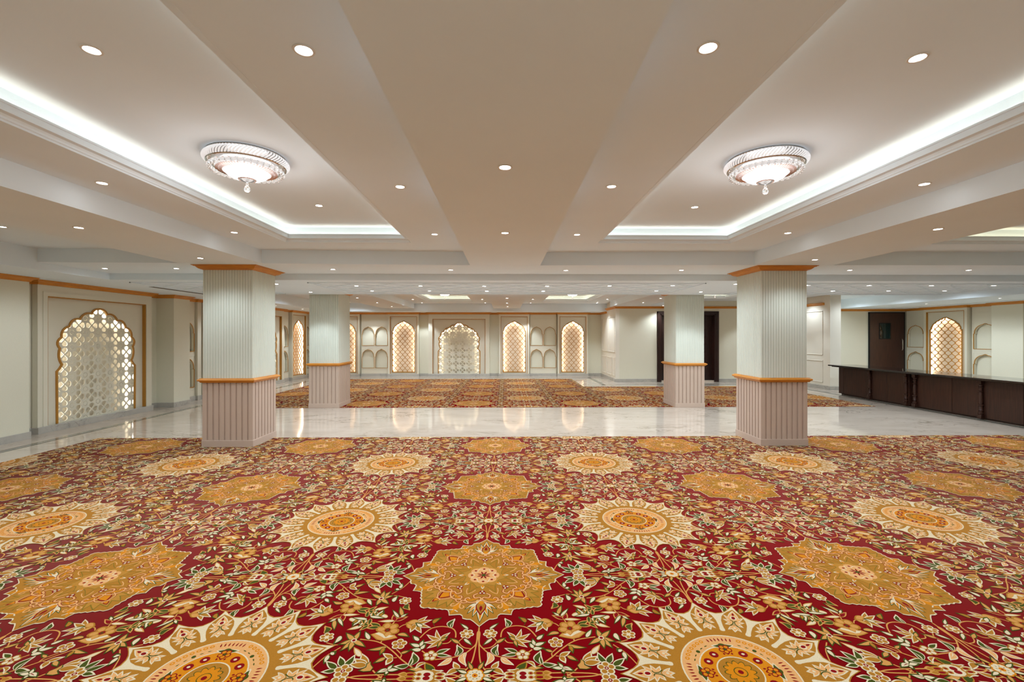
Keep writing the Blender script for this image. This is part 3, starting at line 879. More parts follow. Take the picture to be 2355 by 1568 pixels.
FLORA=[
('s','T',.006,[(0,.5),(0,.53),(.006,.55),(.007,.624),(.028,.662),(.061,.698),(.114,.721),(.191,.733)]),
('s','T',.006,[(0,.5),(0,.56),(.004,.6),(.017,.737),(.04,.797),(.078,.841),(.127,.848),(.154,.849)]),
('s','T',.005,[(.028,.662),(.06,.656),(.083,.635),(.092,.609),(.075,.585)]),
('s','T',.006,[(.112,.581),(.116,.543),(.131,.515),(.163,.498),(.203,.494),(.242,.508),(.269,.541),(.288,.58)]),
('s','T',.005,[(.131,.6),(.145,.62),(.172,.625)]),
('r','W','G','W','',.034,6,0,[(.059,.553)]),
('l','N','W','',.012,0,[(.055,.516),(.095,.475)]),
('l','N','W','',.014,0,[(.069,.591),(.03,.636)]),
('l','N','T','',.016,0,[(.091,.623),(.133,.59)]),
('l','W','N','',.018,0,[(.189,.689),(.137,.665)]),
('l','W','N','',.016,0,[(.189,.704),(.125,.712)]),
('s','T',.006,[(.233,.701),(.262,.673)]),
('r','G','W','R','W',.034,5,0,[(.216,.708)]),
('l','N','W','',.018,0,[(.291,.602),(.324,.566)]),
('l','N','W','',.016,0,[(.276,.644),(.269,.6)]),
('l','N','W','',.02,0,[(.279,.644),(.327,.623)]),
('l','N','W','',.016,0,[(.268,.663),(.254,.628)]),
('l','N','W','',.022,0,[(.268,.669),(.314,.664)]),
('l','W','N','W',.026,.3,[(.146,.504),(.134,.438)]),
('l','W','N','W',.026,-.35,[(.095,.71),(.098,.641)]),
('l','W','P','W',.024,-.35,[(.055,.69),(.045,.773)]),
('l','W','P','W',.022,.15,[(.116,.726),(.167,.77)]),
('s','T',.004,[(.042,.796),(.075,.792)]),
('l','W','G','',.02,.15,[(.074,.791),(.1,.756)]),
('l','W','G','',.022,-.15,[(.076,.796),(.126,.83)]),
('l','W','P','',.016,0,[(.014,.835),(.057,.832)]),
('l','W','G','',.014,.12,[(.185,.601),(.148,.549)]),
('l','W','G','',.014,.12,[(.185,.601),(.214,.528)]),
('l','W','G','',.018,.12,[(.185,.601),(.253,.562)]),
('l','W','G','',.016,.12,[(.185,.601),(.256,.616)]),
('l','W','G','',.018,.12,[(.185,.601),(.235,.653)]),
('l','N','T','',.014,0,[(.182,.607),(.156,.578)]),
('l','N','T','',.013,0,[(.18,.609),(.19,.649)]),
('l','G','N','',.03,.1,[(.186,.806),(.231,.757)]),
('l','N','T','',.022,-.1,[(.233,.803),(.301,.794)]),
('l','W','G','',.014,-.4,[(.194,.799),(.15,.805)]),
('l','W','G','',.012,-.3,[(.233,.753),(.268,.788)]),
('e','G','',.032,.016,[(.156,.848)]),
('e','W','',.028,.014,[(.154,.848)]),
('e','G','',.02,.01,[(.155,.848)]),
('e','R','',.012,.006,[(.156,.848)]),
('e','G','',.054,.031,[(.226,.849)]),
('e','W','',.047,.026,[(.228,.849)]),
('e','R','',.016,.012,[(.212,.849)]),
('e','G','',.012,.01,[(.247,.85)]),
('e','R','',.006,.005,[(.247,.85)]),
('e','G','',.028,.015,[(.287,.85)]),
('e','R','',.016,.007,[(.285,.85)]),
('l','T','G','',.02,0,[(.302,.85),(.335,.851)]),
('s','T',.006,[(.271,.794),(.312,.76),(.354,.723),(.386,.688),(.434,.643),(.47,.617),(.509,.6),(.582,.586)]),
('l','W','N','W',.032,-.3,[(.298,.77),(.3,.69)]),
('l','W','N','',.022,.15,[(.306,.77),(.362,.776)]),
('s','T',.005,[(.354,.721),(.353,.699),(.365,.684),(.386,.661)]),
('l','N','T','',.013,0,[(.357,.691),(.323,.674)]),
('r','W','G','R','W',.036,5,0,[(.381,.626)]),
('s','T',.004,[(.37,.718),(.39,.72)]),
('l','W','G','',.02,0,[(.391,.721),(.436,.694)]),
('l','W','G','',.022,0,[(.394,.721),(.407,.759)]),
('l','N','T','',.018,0,[(.424,.72),(.464,.75)]),
('l','N','T','',.018,.1,[(.437,.645),(.518,.665)]),
('l','N','G','',.016,0,[(.447,.651),(.453,.696)]),
('r','G','T','R','N',.058,6,0,[(.464,.52)]),
('p','G',[(.399,.581),(.421,.554),(.445,.562),(.461,.57),(.476,.542),(.5,.53),(.541,.553),(.501,.593),(.467,.603),(.43,.593)]),
('p','T',[(.404,.577),(.423,.559),(.445,.565),(.46,.575),(.478,.547),(.5,.534),(.534,.553),(.497,.588),(.468,.597),(.433,.588)]),
('p','W',[(.423,.565),(.446,.559),(.459,.575),(.481,.549),(.505,.537),(.52,.547),(.489,.564),(.465,.582),(.443,.579)]),
('s','T',.006,[(.472,.597),(.473,.617)]),
('l','N','T','',.02,.2,[(.404,.554),(.348,.572)]),
('s','T',.005,[(.411,.5),(.393,.479),(.371,.472)]),
('l','W','G','',.021,0,[(.333,.476),(.285,.415)]),
('l','W','G','',.021,0,[(.333,.476),(.258,.443)]),
('l','W','G','',.021,0,[(.333,.476),(.255,.502)]),
('l','W','G','',.021,0,[(.333,.476),(.292,.54)]),
('l','W','G','',.021,0,[(.333,.476),(.344,.532)]),
('l','G','T','',.03,0,[(.323,.448),(.377,.47)]),
('l','G','T','',.018,0,[(.347,.508),(.377,.468)]),
('l','N','W','',.018,0,[(.294,.496),(.328,.467)]),
('l','N','G','',.02,.2,[(.241,.468),(.209,.427)]),
('s','N',.003,[(.24,.468),(.23,.492)]),
('s','T',.006,[(.453,.482),(.448,.46),(.444,.445)]),
('l','T','R','',.02,0,[(.445,.446),(.39,.414)]),
('l','T','R','',.02,0,[(.445,.446),(.462,.398)]),
('l','T','W','',.014,0,[(.449,.446),(.525,.449)]),
('l','N','W','',.014,0,[(.432,.417),(.477,.354)]),
('l','N','T','',.018,0,[(.416,.402),(.444,.325)]),
('l','N','W','',.012,0,[(.421,.414),(.394,.387)]),
('l','T','N','',.022,0,[(.512,.492),(.568,.461)]),
('l','T','N','',.02,0,[(.517,.497),(.572,.501)]),
('l','T','N','',.018,0,[(.571,.482),(.625,.462)]),
('l','T','W','',.018,0,[(.605,.487),(.663,.513)]),
('l','T','N','',.014,0,[(.574,.484),(.602,.516)]),
('l','T','W','',.018,0,[(.492,.416),(.538,.387)]),
('l','N','W','',.018,0,[(.556,.414),(.528,.352)]),
('l','N','W','',.018,0,[(.588,.4),(.561,.355)]),
('l','T','N','',.014,0,[(.561,.424),(.581,.366)]),
('l','T','N','',.014,0,[(.603,.41),(.609,.358)]),
('l','N','W','',.016,0,[(.595,.431),(.673,.416)]),
('l','N','G','',.014,0,[(.642,.434),(.658,.467)]),
('l','N','W','',.018,0,[(.536,.59),(.572,.533)]),
('l','N','T','',.022,0,[(.609,.597),(.6,.531)]),
('l','N','T','',.022,0,[(.609,.597),(.663,.543)]),
('l','N','T','',.022,0,[(.609,.597),(.669,.624)]),
('l','N','T','',.022,0,[(.609,.597),(.646,.667)]),
('l','N','T','',.022,0,[(.609,.597),(.608,.67)]),
('l','N','T','',.022,0,[(.609,.597),(.542,.643)]),
('r','W','W','R','',.013,1,0,[(.609,.597)]),
('s','T',.005,[(.667,.625),(.694,.625),(.739,.609)]),
('l','T','N','',.026,-.4,[(.77,.54),(.79,.49)]),
('r','W','G','W','',.034,6,0,[(.751,.572)]),
('l','N','W','',.022,.15,[(.685,.563),(.697,.618)]),
('s','T',.005,[(.657,.644),(.678,.67),(.701,.7),(.718,.734),(.736,.78)]),
('l','N','W','',.022,0,[(.685,.696),(.671,.679)]),
('l','N','W','',.018,0,[(.693,.7),(.693,.75)]),
('l','W','G','',.03,0,[(.498,.77),(.537,.697)]),
('l','W','G','',.03,0,[(.498,.77),(.559,.728)]),
('l','W','G','',.03,0,[(.498,.77),(.571,.761)]),
('p','N',[(.483,.741),(.499,.757),(.497,.778),(.525,.801),(.498,.81),(.465,.806),(.459,.783),(.475,.764)]),
('p','T',[(.485,.746),(.494,.761),(.493,.781),(.515,.799),(.498,.805),(.469,.802),(.463,.783),(.478,.766)]),
('l','T','W','',.02,0,[(.542,.709),(.587,.653)]),
('l','N','W','',.018,0,[(.392,.799),(.343,.796)]),
('l','N','W','',.013,0,[(.393,.796),(.377,.766)]),
('l','N','W','R',.02,-.1,[(.392,.796),(.437,.815)]),
('l','N','W','',.012,0,[(.392,.806),(.394,.827)]),
('s','T',.006,[(.407,.844),(.434,.823),(.459,.797)]),
('s','T',.006,[(.331,.851),(.406,.852),(.479,.849),(.529,.844),(.571,.83)]),
('l','W','N','',.024,-.15,[(.595,.771),(.571,.705)]),
('l','W','N','',.024,0,[(.603,.771),(.634,.714)]),
('l','W','N','',.024,0,[(.626,.787),(.683,.744)]),
('l','W','N','',.02,0,[(.625,.799),(.678,.806)]),
('r','W','G','R','W',.04,5,0,[(.59,.802)]),
('l','N','T','',.014,0,[(1.217,.015),(1.261,.034)]),
('l','N','W','',.014,0,[(1.195,.037),(1.214,.081)]),
('l','N','T','',.014,0,[(1.165,.037),(1.146,.081)]),
('l','N','W','',.014,0,[(1.143,.015),(1.099,.034)]),
('l','N','T','',.014,0,[(1.143,-.015),(1.099,-.034)]),
('l','N','W','',.014,0,[(1.165,-.037),(1.146,-.081)]),
('l','N','T','',.014,0,[(1.195,-.037),(1.214,-.081)]),
('l','N','W','',.014,0,[(1.217,-.015),(1.261,-.034)]),
('r','O','W','O','R',.04,8,0,[(1.18,0)])]
# ------------------------------------------------------------------ recessed downlights
def make_downlight():
    r = empty('downlight')
    b = MB(); b.lathe([(.030, .010), (.030, -.001), (.033, -.004), (.041, -.004), (.043, -.001), (.043, .006)], (0, 0, 0), 24)
    b.build('ring', M['ring'], r, smooth=True)
    b = MB(); b.lathe([(.0, -.0015), (.016, -.0018), (.031, -.001), (.031, .004), (0, .004)], (0, 0, 0), 24)
    b.build('diffuser', M['led'], r, smooth=True)
    return r
LAMPS = {}
FAR_K = 1.75
def lamp_data(kind, k):
    if (kind, k) not in LAMPS:
        L = bpy.data.lights.new('downlight_lamp', 'SPOT')
        size, blend, e = {'wide': (164, .5, 1.0), 'medium': (136, .7, .85), 'narrow': (96, .45, 1.0)}[kind]
        L.energy = LAMP_W * e * k; L.color = LAMP_COL; L.spot_size = math.radians(size); L.spot_blend = blend; L.shadow_soft_size = .035
        LAMPS[(kind, k)] = L
    return LAMPS[(kind, k)]
dl0 = make_downlight()
used = [False]
ORD = ['first', 'second', 'third', 'fourth', 'fifth', 'sixth', 'seventh', 'eighth', 'ninth', 'tenth', 'eleventh', 'twelfth']
def lights(z, pts, group, lab, scale=1.0, ordered=True, narrow=False):
    for i, (x, y) in enumerate(pts):
        if not used[0]: r = dl0; r.location = (x, y, z); used[0] = True
        else: r = copy_tree(dl0, (x, y, z))
        r.scale = (scale, scale, 1)
        l = lab[i] if isinstance(lab, list) else lab % ORD[i]
        tag(r, l, 'ceiling light', group)
        L = bpy.data.objects.new('downlight_lamp', lamp_data('medium' if narrow == 2 else 'narrow' if narrow or (7.0 < y < 9.5 and abs(abs(x) - 3.79) < .1) else 'wide', FAR_K if y > 9.5 else 1.15 if y > 7.0 else 1.0)); COL.objects.link(L)
        L.location = (x, y, z - .03)
lights(Z_C1, [(-.79, 1.80), (-.79, 3.44), (-.78, 5.05)], 'downlights along the left side of the middle beam', ['round downlight beside the left tray, nearest the camera', 'round downlight left of the middle beam, second row', 'round downlight left of the middle beam, by the cross beam'])
lights(Z_C1, [(.79, 1.76), (.80, 3.41), (.80, 5.04)], 'downlights along the right side of the middle beam', ['round downlight beside the right tray, nearest the camera', 'round downlight right of the middle beam, second row', 'round downlight right of the middle beam, by the cross beam'])
lights(Z_C1, [(-2.96, 3.39), (-2.94, 4.99), (-2.95, 1.8)], 'downlights between left tray and left beam', ['round downlight outside the left tray molding, level with the chandelier', 'round downlight outside the left tray molding, near its far corner', 'downlight outside the left tray beyond the picture edge'], narrow=True)
lights(Z_C1, [(3.10, 3.32), (3.09, 4.93), (3.1, 1.8)], 'downlights between right tray and right beam', ['round downlight outside the right tray molding, level with the chandelier', 'round downlight outside the right tray molding, near its far corner', 'downlight outside the right tray beyond the picture edge'], narrow=True)
lights(Z_C1, [(-5.18, 4.77), (-5.18, 2.6)], 'downlights in the left aisle recess', ['downlight cut by the left picture edge in the left aisle recess', 'downlight in the left aisle recess beside the camera'])
lights(Z_T, [(-1.88, 2.10), (-1.86, 4.58)], 'downlights inside the left tray', ['round downlight inside the left tray in front of the chandelier', 'round downlight inside the left tray behind the chandelier'])
lights(Z_T, [(1.93, 2.10), (1.92, 4.58)], 'downlights inside the right tray', ['round downlight inside the right tray in front of the chandelier', 'round downlight inside the right tray behind the chandelier'])
lights(Z_S, [(0, 2.55), (0, 4.18)], 'downlights on the middle beam', ['round downlight on the near middle beam, closer to the camera', 'round downlight on the near middle beam, closer to the cross beam'])
lights(Z_S, [(-3.72, 4.03), (-3.71, 5.60), (-3.72, 2.2)], 'downlights on the left beam', ['round downlight on the left beam, well in front of the column', 'round downlight on the left beam just in front of the near left column', 'downlight on the left beam beyond the picture edge'], narrow=2)
lights(Z_S, [(3.83, 3.97), (3.85, 5.60), (3.83, 2.2)], 'downlights on the right beam', ['round downlight on the right beam, well in front of the column', 'round downlight on the right beam just in front of the near right column', 'downlight on the right beam beyond the picture edge'], narrow=2)
lights(Z_S, [(-5.62, 6.48), (-4.62, 6.47), (-2.45, 6.52), (-.78, 6.55), (.88, 6.57), (2.54, 6.52), (4.97, 6.49), (6.68, 6.46)], 'downlights on the near cross beam', '%s downlight from the left on the cross beam between the near columns')
lights(Z_D, [(-3.76, 7.54), (-2.53, 7.79), (-1.44, 7.79), (-.36, 7.79), (.72, 7.78), (1.78, 7.72), (2.84, 7.67), (3.80, 7.44), (5.10, 7.59), (6.15, 7.60), (7.22, 7.60), (8.28, 7.59)], 'near row of downlights in the fretwork strip', '%s downlight from the left in the nearer row of the fretwork strip', 1.1)
lights(Z_D, [(-3.79, 8.93), (-2.52, 8.67), (-1.44, 8.67), (-.35, 8.67), (.73, 8.66), (2.86, 8.56), (3.80, 8.78), (6.20, 8.52), (7.27, 8.52), (8.31, 8.48)], 'far row of downlights in the fretwork strip', '%s downlight from the left in the farther row of the fretwork strip', 1.1)
lights(Z_S, [(-3.69, 11.43), (-3.67, 13.12), (-3.66, 14.77)], 'downlights on the far left beam', '%s downlight, counted towards the back wall, on the far left beam', narrow=2)
lights(Z_S, [(3.94, 11.48), (3.95, 12.95), (4.99, 14.30)], 'downlights on the far right beam', '%s downlight, counted towards the double door, on the far right beam', narrow=2)
lights(Z_S, [(.05, 11.47), (.06, 13.18), (.09, 14.82)], 'downlights on the far middle beam', '%s downlight, counted towards the back wall, on the far middle beam')
lights(Z_C1, [(-2.86, 14.15), (-.71, 14.12), (.86, 14.06), (3.16, 14.02)], 'downlights beside the far trays', '%s downlight from the left beside the far glowing trays', narrow=2)
lights(Z_C1, [(-2.85, 15.66), (-.68, 15.64), (.88, 15.62), (3.16, 15.62)], 'downlights behind the far trays', '%s downlight from the left between the far trays and the back wall', narrow=True)
lights(Z_C1, [(-5.18, 15.23), (-5.18, 12.2)], 'downlights in the far left aisle', ['downlight in the far left aisle right of the far left column', 'downlight in the far left aisle hidden behind the column'])
lights(Z_D, [(-6.49, 13.01), (-6.48, 14.66)], 'downlights in the left perimeter soffit', ['downlight in the left soffit just right of the near left column', 'downlight in the left soffit above the narrow lattice panel'], .9, narrow=True)
lights(Z_D, [(-4.77, 16.36), (-2.94, 16.38), (.76, 16.36)], 'downlights in the back perimeter soffit', '%s downlight from the left along the top of the back wall', .9, narrow=True)
lights(Z_D, [(11.25, 11.98), (11.21, 10.14), (11.2, 7.6)], 'downlights in the right perimeter soffit', ['downlight in the right soffit in front of the glowing lattice panel', 'small downlight in the right soffit near the right picture edge', 'downlight in the right soffit beyond the picture edge'], .9)
lights(Z_C1, [(7.9, 12.6), (7.9, 13.9)], 'downlights beside the pier', ['downlight grazing the white pier, hidden by the near right column', 'downlight near the pier and the door wall'], narrow=True)
lights(Z_C1, [(9.75, 10.2), (9.75, 11.7), (9.75, 13.3)], 'downlights in the recess before the counter', '%s of the hidden downlights in the recess between pier and counter')  # unseen lamps added to brighten the dark service side
lights(Z_C1, [(9.7, 3.2), (9.7, 5.2)], 'downlights over the counter side', '%s downlight beyond the picture edge above the counter side')  # added lamps out of view, put in to light the counter side
lights(Z_C1, [(-.8, .1), (.8, .1), (-5.2, .4), (5.7, .4), (7.6, 3.4), (7.6, 5.0)], 'downlights behind and beside the camera', '%s of the downlights out of view beside the camera')  # extra unseen lamps, added because the near end needed more light
lights(Z_C1, [(x, y) for y in (-1.0, -2.1) for x in (-5.2, -1.9, 1.9, 5.7, 8.0)], 'downlights behind the camera', '%s of the downlights over the marble behind the camera')  # added lamps brighten the unseen marble so it bounces light onto the ceiling
lights(Z_S, [(5.8, 14.3)], 'downlights over the double door', ['downlight over the double door hidden by the far right column'], narrow=2)
lights(Z_C1, [(8.5, 13.1)], 'downlights washing the pier', ['downlight washing the white pier, hidden by the near right column'], narrow=2)
lights(Z_D, [(-6.49, 11.4)], 'downlights in the soffit behind the column', ['downlight in the left soffit hidden behind the near left column'], .9, narrow=2)  # unseen lamp added to brighten the left wall
# wall-washing lamps close to the notch wall
lights(Z_C1, [(3.1, 15.2)], 'downlights at the notch', ['downlight close to the white wainscot of the stepped wall'], .8, narrow=True)

# ------------------------------------------------------------------ crystal chandeliers
def make_chandelier():
    r = empty('ceiling_chandelier')
    b = MB(); b.lathe([(0, 0), (.262, 0), (.266, -.006), (.262, -.012), (.12, -.012), (0, -.012)], (0, 0, 0), 48)
    b.build('canopy', M['chrome'], r, smooth=True)
    # slanted crystal strips that make the upper band
    b = MB(); n = 72
    for k in range(n):
        a0 = 2 * PI * k / n; 
        pts = []
        for j in range(7):
            t = j / 6
            a = a0 - t * .20
            rr = .262 + .022 * math.sin(PI * t)
            pts.append((rr * math.cos(a), rr * math.sin(a), -.012 - .064 * t))
        da = .030
        vs = []; fs = []
        for j, p in enumerate(pts):
            a = math.atan2(p[1], p[0]); rr = math.hypot(p[0], p[1])
            vs += [(rr * math.cos(a - da), rr * math.sin(a - da), p[2]), ((rr + .007) * math.cos(a), (rr + .007) * math.sin(a), p[2]), (rr * math.cos(a + da), rr * math.sin(a + da), p[2]), ((rr - .006) * math.cos(a), (rr - .006) * math.sin(a), p[2])]
        for j in range(6):
            for q in range(4): fs.append((j * 4 + q, j * 4 + (q + 1) % 4, j * 4 + 4 + (q + 1) % 4, j * 4 + 4 + q))
        b.add(vs, fs)
    b.build('crystal_band', M['strass'], r)
    b = MB(); b.lathe([(.262, -.072), (.268, -.076), (.262, -.082), (.15, -.080), (.14, -.074)], (0, 0, 0), 48)
    b.build('band_ring', M['chrome'], r, smooth=True)
    bm = bmesh.new(); bmesh.ops.create_icosphere(bm, subdivisions=2, radius=.0195)
    me = bpy.data.meshes.new('crystal_ball'); bm.to_mesh(me); bm.free(); me.materials.append(M['crystal'])
    for k in range(36):
        a = 2 * PI * k / 36
        o = bpy.data.objects.new('crystal_ball', me); COL.objects.link(o); o.parent = r
        o.location = (.240 * math.cos(a), .240 * math.sin(a), -.114)
    # fluted lower ring with rose-gold ribs
    b = MB(); b.lathe([(.215, -.088), (.210, -.106), (.185, -.126), (.150, -.130), (.150, -.124), (.20, -.10)], (0, 0, 0), 48)
    b.build('lower_ring', M['strass'], r, smooth=True)
    b = MB()
    for k in range(60):
        a = 2 * PI * k / 60; ca, sa = math.cos(a), math.sin(a)
        p0 = (.205, -.1195); p1 = (.160, -.1305); w = .0035
        b.add([(p0[0] * ca - w * sa, p0[0] * sa + w * ca, p0[1]), (p0[0] * ca + w * sa, p0[0] * sa - w * ca, p0[1]), (p1[0] * ca + w * .7 * sa, p1[0] * sa - w * .7 * ca, p1[1] - .001), (p1[0] * ca - w * .7 * sa, p1[0] * sa + w * .7 * ca, p1[1] - .001),
               (p0[0] * ca, p0[0] * sa, p0[1] - .005), (p1[0] * ca, p1[0] * sa, p1[1] - .005)], [(0, 1, 4), (1, 2, 5, 4), (2, 3, 5), (3, 0, 4, 5)])
    b.build('rib', M['rosegold'], r)
    b = MB(); b.lathe([(.152, -.126), (.150, -.136), (.132, -.158), (.10, -.176), (.058, -.188), (.058, -.180), (.1, -.15), (.14, -.12)], (0, 0, 0), 40)
    bowl = b.build('glass_bowl', M['bowl'], r, smooth=True)
    b = MB(); b.lathe([(.058, -.184), (.063, -.188), (.060, -.194), (.052, -.192)], (0, 0, 0), 32)
    b.build('metal_ring', M['rosegold'], bowl, smooth=True)
    b = MB(); b.lathe([(.054, -.190), (.04, -.202), (.016, -.210), (.006, -.212), (.006, -.222), (.010, -.226), (.010, -.232), (.006, -.236), (0, -.236)], (0, 0, 0), 24)
    b.build('bowl_tip', M['crystal'], bowl, smooth=True)
    b = MB(); b.lathe([(0, -.234), (.009, -.239), (.018, -.250), (.023, -.264), (.021, -.278), (.012, -.288), (0, -.291)], (0, 0, 0), 14)
    b.build('crystal_drop', M['crystal'], bowl)
    return r
ch = make_chandelier()
pl = bpy.data.lights.new('chandelier_lamp', 'POINT'); pl.energy = 9; pl.color = (1, .97, .95); pl.shadow_soft_size = .2
pl2 = bpy.data.lights.new('far_chandelier_lamp', 'POINT'); pl2.energy = 6; pl2.color = (1, .86, .66); pl2.shadow_soft_size = .2
CH = [(-1.875, 3.34, Z_T, 'round crystal ceiling chandelier in the near left tray'), (1.92, 3.33, Z_T, 'round crystal ceiling chandelier in the near right tray'),
      (-1.72, 13.0, Z_T, 'crystal ceiling chandelier in the far tray left of the middle beam'), (1.93, 13.0, Z_T, 'crystal ceiling chandelier in the far tray right of the middle beam'), (5.78, 12.45, Z_T, 'crystal ceiling chandelier in the far tray above the double door'),
      ]
for i, (x, y, z, l) in enumerate(CH):
    r = ch if i == 0 else copy_tree(ch, (x, y, z))
    r.location = (x, y, z); r.scale = (.968, .968, .89)
    tag(r, l, 'chandelier', 'crystal chandeliers in the ceiling trays')
    L = bpy.data.objects.new('chandelier_lamp', pl if i < 2 else pl2); COL.objects.link(L); L.location = (x, y, z - .34)

# ------------------------------------------------------------------ patterned carpets
# One repeat is 2.36 x 1.683 m: an ochre medallion in the middle, a cream sunflower medallion at the corner and
# sprays of flowers between them, mirrored about the medallion axes.  Shapes are flat inlays a fraction of a mm high.
CW, CH_ = 2.36, 1.676
CC = {'R': (118, 0, 8), 'G': (154, 102, 30), 'O': (188, 114, 12), 'P': (200, 146, 90), 'W': (198, 180, 148), 'N': (58, 66, 14), 'T': (184, 130, 66), 'Y': (162, 112, 40)}
CC['V'] = (112, 92, 22)
CK = list(CC)
def carpet_mat(k):
    m = mat('carpet_pile_' + k, CC[k], 0.95, spec=0.05, noise=(420, .16))
    pb = m.node_tree.nodes['Principled BSDF']
    pb.inputs['Sheen Weight'].default_value = .09; pb.inputs['Sheen Roughness'].default_value = .45; pb.inputs['Sheen Tint'].default_value = (1, .72, .52, 1)
    return m
CM = [carpet_mat(k) for k in CK]

class Tri:
    fine = False
    def __init__(self): self.v = []; self.t = []; self.c = []; self.l = []; self.lev = 1
    def add(self, pts, tris, col):
        o = len(self.v)
        self.n = getattr(self, 'n', 0) + 1
        self.v += [(p[0], p[1], self.lev + (0 if self.fine else (self.n % 13) * .055)) for p in pts]
        k = CK.index(col)
        for t in tris: self.t.append((t[0] + o, t[1] + o, t[2] + o)); self.c.append(k)
    def fan(self, c, pts, col):
        n = len(pts); self.add([c] + list(pts), [(0, i + 1, (i + 1) % n + 1) for i in range(n)], col)
    def strip(self, l, r, col):
        n = len(l); self.add(list(l) + list(r), [q for i in range(n - 1) for q in ((i, i + 1, n + i), (i + 1, n + i + 1, n + i))], col)

def emit_leaf(T, a, b_, w, bend, col, d0=0.0, shrink=0.0, n=6):
    ax, ay = a; bx, by = b_; dx, dy = bx - ax, by - ay; L = math.hypot(dx, dy) or 1e-6
    ux, uy = dx / L, dy / L; nx, ny = -uy, ux
    l = []; r = []
    s0, s1 = -.004 if d0 > 0 else shrink * .5 / L, 1 + (.010 / L if d0 > 0 else -shrink / L)
    for i in range(n + 1):
        t = s0 + (s1 - s0) * i / n; tt = i / n
        k = bend * L * math.sin(PI * max(0, min(1, t))) 
        h = (w * .5 + d0) * math.sin(PI * (.06 + .94 * tt) ** .75) if tt < 1 else 0
        h = max(h, 0)
        px, py = ax + dx * t + nx * k, ay + dy * t + ny * k
        l.append((px + nx * h, py + ny * h)); r.append((px - nx * h, py - ny * h))
    T.strip(l, r, col)
def emit_ellipse(T, c, rx, ry, col, n=14):
    T.fan(c, [(c[0] + rx * math.cos(2 * PI * i / n), c[1] + ry * math.sin(2 * PI * i / n)) for i in range(n)], col)
def smooth_path(p, k=4):
    if len(p) < 3: return p
    out = []
    for i in range(len(p) - 1):
        p0 = p[max(i - 1, 0)]; p1 = p[i]; p2 = p[i + 1]; p3 = p[min(i + 2, len(p) - 1)]
        for j in range(k):
            t = j / k
            out.append(tuple(.5 * ((2 * p1[d]) + (-p0[d] + p2[d]) * t + (2 * p0[d] - 5 * p1[d] + 4 * p2[d] - p3[d]) * t * t + (-p0[d] + 3 * p1[d] - 3 * p2[d] + p3[d]) * t ** 3) for d in (0, 1)))
    out.append(p[-1]); return out
def emit_stem(T, pts, w, col, k=4):
    p = smooth_path(pts, k); l = []; r = []
    for i in range(len(p)):
        a = p[max(i - 1, 0)]; b_ = p[min(i + 1, len(p) - 1)]
        dx, dy = b_[0] - a[0], b_[1] - a[1]; L = math.hypot(dx, dy) or 1e-6
        nx, ny = -dy / L * w / 2, dx / L * w / 2
        l.append((p[i][0] + nx, p[i][1] + ny)); r.append((p[i][0] - nx, p[i][1] - ny))
    T.strip(l, r, col)
def emit_rosette(T, c, r, n, o, p, cen, dot, rot=0.0, lod=0, q=1.0):
    lv = T.lev
    if n <= 1:
        emit_ellipse(T, c, r, r, o, 12); T.lev = lv + q; emit_ellipse(T, c, r * .62, r * .62, cen or 'R', 10); T.lev = lv; return
    N = n * (3 if lod else 6)
    T.fan(c, [(c[0] + r * (.74 + .26 * abs(math.sin(n * (2 * PI * i / N) / 2)) ** .7) * math.cos(rot + 2 * PI * i / N), c[1] + r * (.74 + .26 * abs(math.sin(n * (2 * PI * i / N) / 2)) ** .7) * math.sin(rot + 2 * PI * i / N)) for i in range(N)], o)
    T.lev = lv + q
    for k in range(n):
        a = rot + 2 * PI * (k + .5) / n
        cx, cy = c[0] + r * .56 * math.cos(a), c[1] + r * .56 * math.sin(a)
        e1, e2 = r * .29, r * (.30 if n < 6 else .245)
        m_ = 6 if lod else 9
        T.fan((cx, cy), [(cx + e1 * math.cos(2 * PI * i / m_) * math.cos(a) - e2 * math.sin(2 * PI * i / m_) * math.sin(a), cy + e1 * math.cos(2 * PI * i / m_) * math.sin(a) + e2 * math.sin(2 * PI * i / m_) * math.cos(a)) for i in range(m_)], p)
    T.lev = lv + 2 * q
    if cen: emit_ellipse(T, c, r * .24, r * .24, cen, 8)
    T.lev = lv + 3 * q
    if dot: emit_ellipse(T, c, r * .11, r * .11, dot, 6)
    T.lev = lv

def flora(T, lod):
    o0 = .0022 if lod else .0045
    for i, s in enumerate(sorted(FLORA, key=lambda q: 0 if q[0] == 's' else 1)):
        L0 = 1 + 26.0 * i / len(FLORA); st = 26.0 / len(FLORA)
        T.lev = L0
        if s[0] == 's': emit_stem(T, s[3], s[2] * 1.1, s[1], 2 if lod else 5)
        elif s[0] == 'l':
            _, o, f, v, w, bend, (a, b_) = s
            bend *= .6; w *= 1.22 if lod else 1.0
            emit_leaf(T, a, b_, w * 1.08, bend, o, o0, n=4 if lod else 9)
            T.lev = L0 + st * .4; emit_leaf(T, a, b_, w * 1.08, bend, f, -.0004, .003, n=4 if lod else 9)
            if v and not lod: T.lev = L0 + st * .7; emit_leaf(T, a, ((a[0] * .35 + b_[0] * .65), (a[1] * .35 + b_[1] * .65)), w * .2, bend * .8, v, 0, .0, n=5)
        elif s[0] == 'r':
            _, o, p, cen, dot, r, n, rot, (c,) = s
            emit_rosette(T, c, r * 1.08, n, o, p, cen, dot, rot + .3, lod, st * .22)
        elif s[0] == 'e':
            emit_ellipse(T, s[5][0], s[3], s[4], s[1], 12)
        elif s[0] == 'p':
            tr = tessellate_polygon([[Vector((p[0], p[1], 0)) for p in s[2]]])
            T.add(s[2], tr, s[1])

